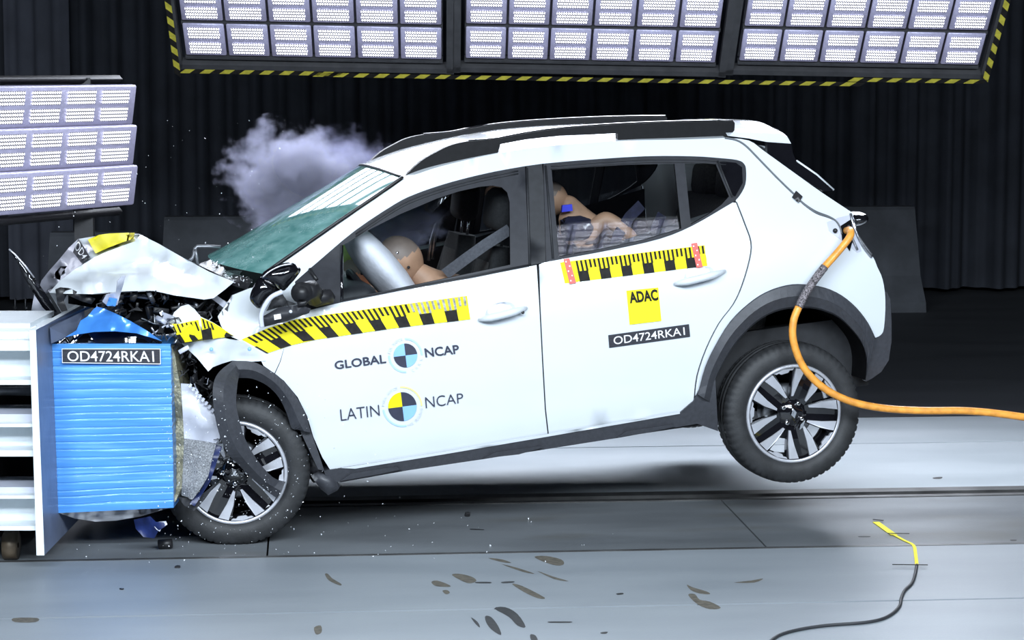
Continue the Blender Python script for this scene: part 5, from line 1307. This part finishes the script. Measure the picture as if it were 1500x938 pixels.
# flying crumbs of glass and plastic round the nose
rnd = random.Random(5); mb = MB()
def crumb(p, s_):
    q = [p + V((rnd.uniform(-1, 1), rnd.uniform(-1, 1), rnd.uniform(-1, 1))) * s_ for _ in range(4)]; mb.add(q, [(0, 1, 2), (0, 2, 3), (0, 3, 1), (1, 3, 2)], 0)
for _ in range(520):
    x, y = rnd.gauss(330, 95), rnd.gauss(690, 75)
    if not (230 < x < 640 and 545 < y < 815): continue
    d_ = rnd.uniform(9.0, 9.55); p = at(x, y, d_)
    if p.z > .01: crumb(p, rnd.choice((.0022, .003, .0042)))
for _ in range(90):
    x, y = rnd.uniform(60, 420), rnd.uniform(170, 420); crumb(at(x, y, rnd.uniform(9.2, 11)), rnd.choice((.002, .003, .004)))
for _ in range(60):
    x, y = rnd.uniform(100, 900), rnd.uniform(760, 830); p = on_z(x, y); crumb(p + V((0, 0, .004)), .004)
o = mb.build('glass_crumbs', M['glassbit']); tag(o, 'spray of tiny white crumbs flying round the front wheel and nose', 'debris', None, 'stuff')

# ------------------------------------------------------------------ airbag smoke
def smoke_mat(name, dens, col, sc):
    m = bpy.data.materials.new(name); m.use_nodes = True; nt = m.node_tree; N = nt.nodes; L = nt.links
    N.remove(N['Principled BSDF']); vs = N.new('ShaderNodeVolumePrincipled'); vs.inputs['Color'].default_value = (*col, 1); vs.inputs['Anisotropy'].default_value = 0.0
    tc = N.new('ShaderNodeTexCoord'); nz = N.new('ShaderNodeTexNoise'); nz.inputs['Scale'].default_value = sc; nz.inputs['Detail'].default_value = 5; nz.inputs['Roughness'].default_value = .55
    L.new(tc.outputs['Object'], nz.inputs['Vector'])
    ln = N.new('ShaderNodeVectorMath'); ln.operation = 'LENGTH'; L.new(tc.outputs['Object'], ln.inputs[0])
    def ma(op, a, b):
        n = N.new('ShaderNodeMath'); n.operation = op
        for i, x in enumerate((a, b)):
            if isinstance(x, (int, float)): n.inputs[i].default_value = x
            else: L.new(x, n.inputs[i])
        return n.outputs[0]
    fall = ma('SUBTRACT', 1.0, ln.outputs['Value'])
    k = ma('ADD', ma('MULTIPLY', fall, 1.7), ma('MULTIPLY', ma('SUBTRACT', nz.outputs[0], .62), 3.4))
    k = ma('MINIMUM', ma('MAXIMUM', k, 0.0), 1.0)
    L.new(ma('MULTIPLY', k, dens), vs.inputs['Density'])
    L.new(vs.outputs[0], N['Material Output'].inputs['Volume']); return m
def smoke(px, py, d, rx, ry, rz, m, label, ang=0):
    mb = MB().ell((0, 0, 0), (1, 1, 1), None, 0, 24, 16)
    o = mb.build('smoke_cloud', m); o.location = at(px, py, d); o.scale = (rx, ry, rz); o.rotation_euler = (0, R(ang), -PSI)
    return tag(o, label, 'smoke')
smoke(425, 262, 12.1, .42, .30, .36, smoke_mat('airbag_smoke', 20, (.74, .75, 1.0), 2.2), 'dense pale smoke cloud billowing behind the windshield')
smoke(495, 238, 12.2, .34, .25, .22, smoke_mat('thin_smoke', 4.5, (.66, .67, 1.0), 2.6), 'thin smoke wisp drifting above the roof front, right of the dense cloud')
o = smoke(588, 325, 10.5, .24, .18, .17, smoke_mat('cabin_smoke', 30.0, (.72, .72, 1.0), 2.4), 'faint smoke haze inside the cabin over the driver airbag')
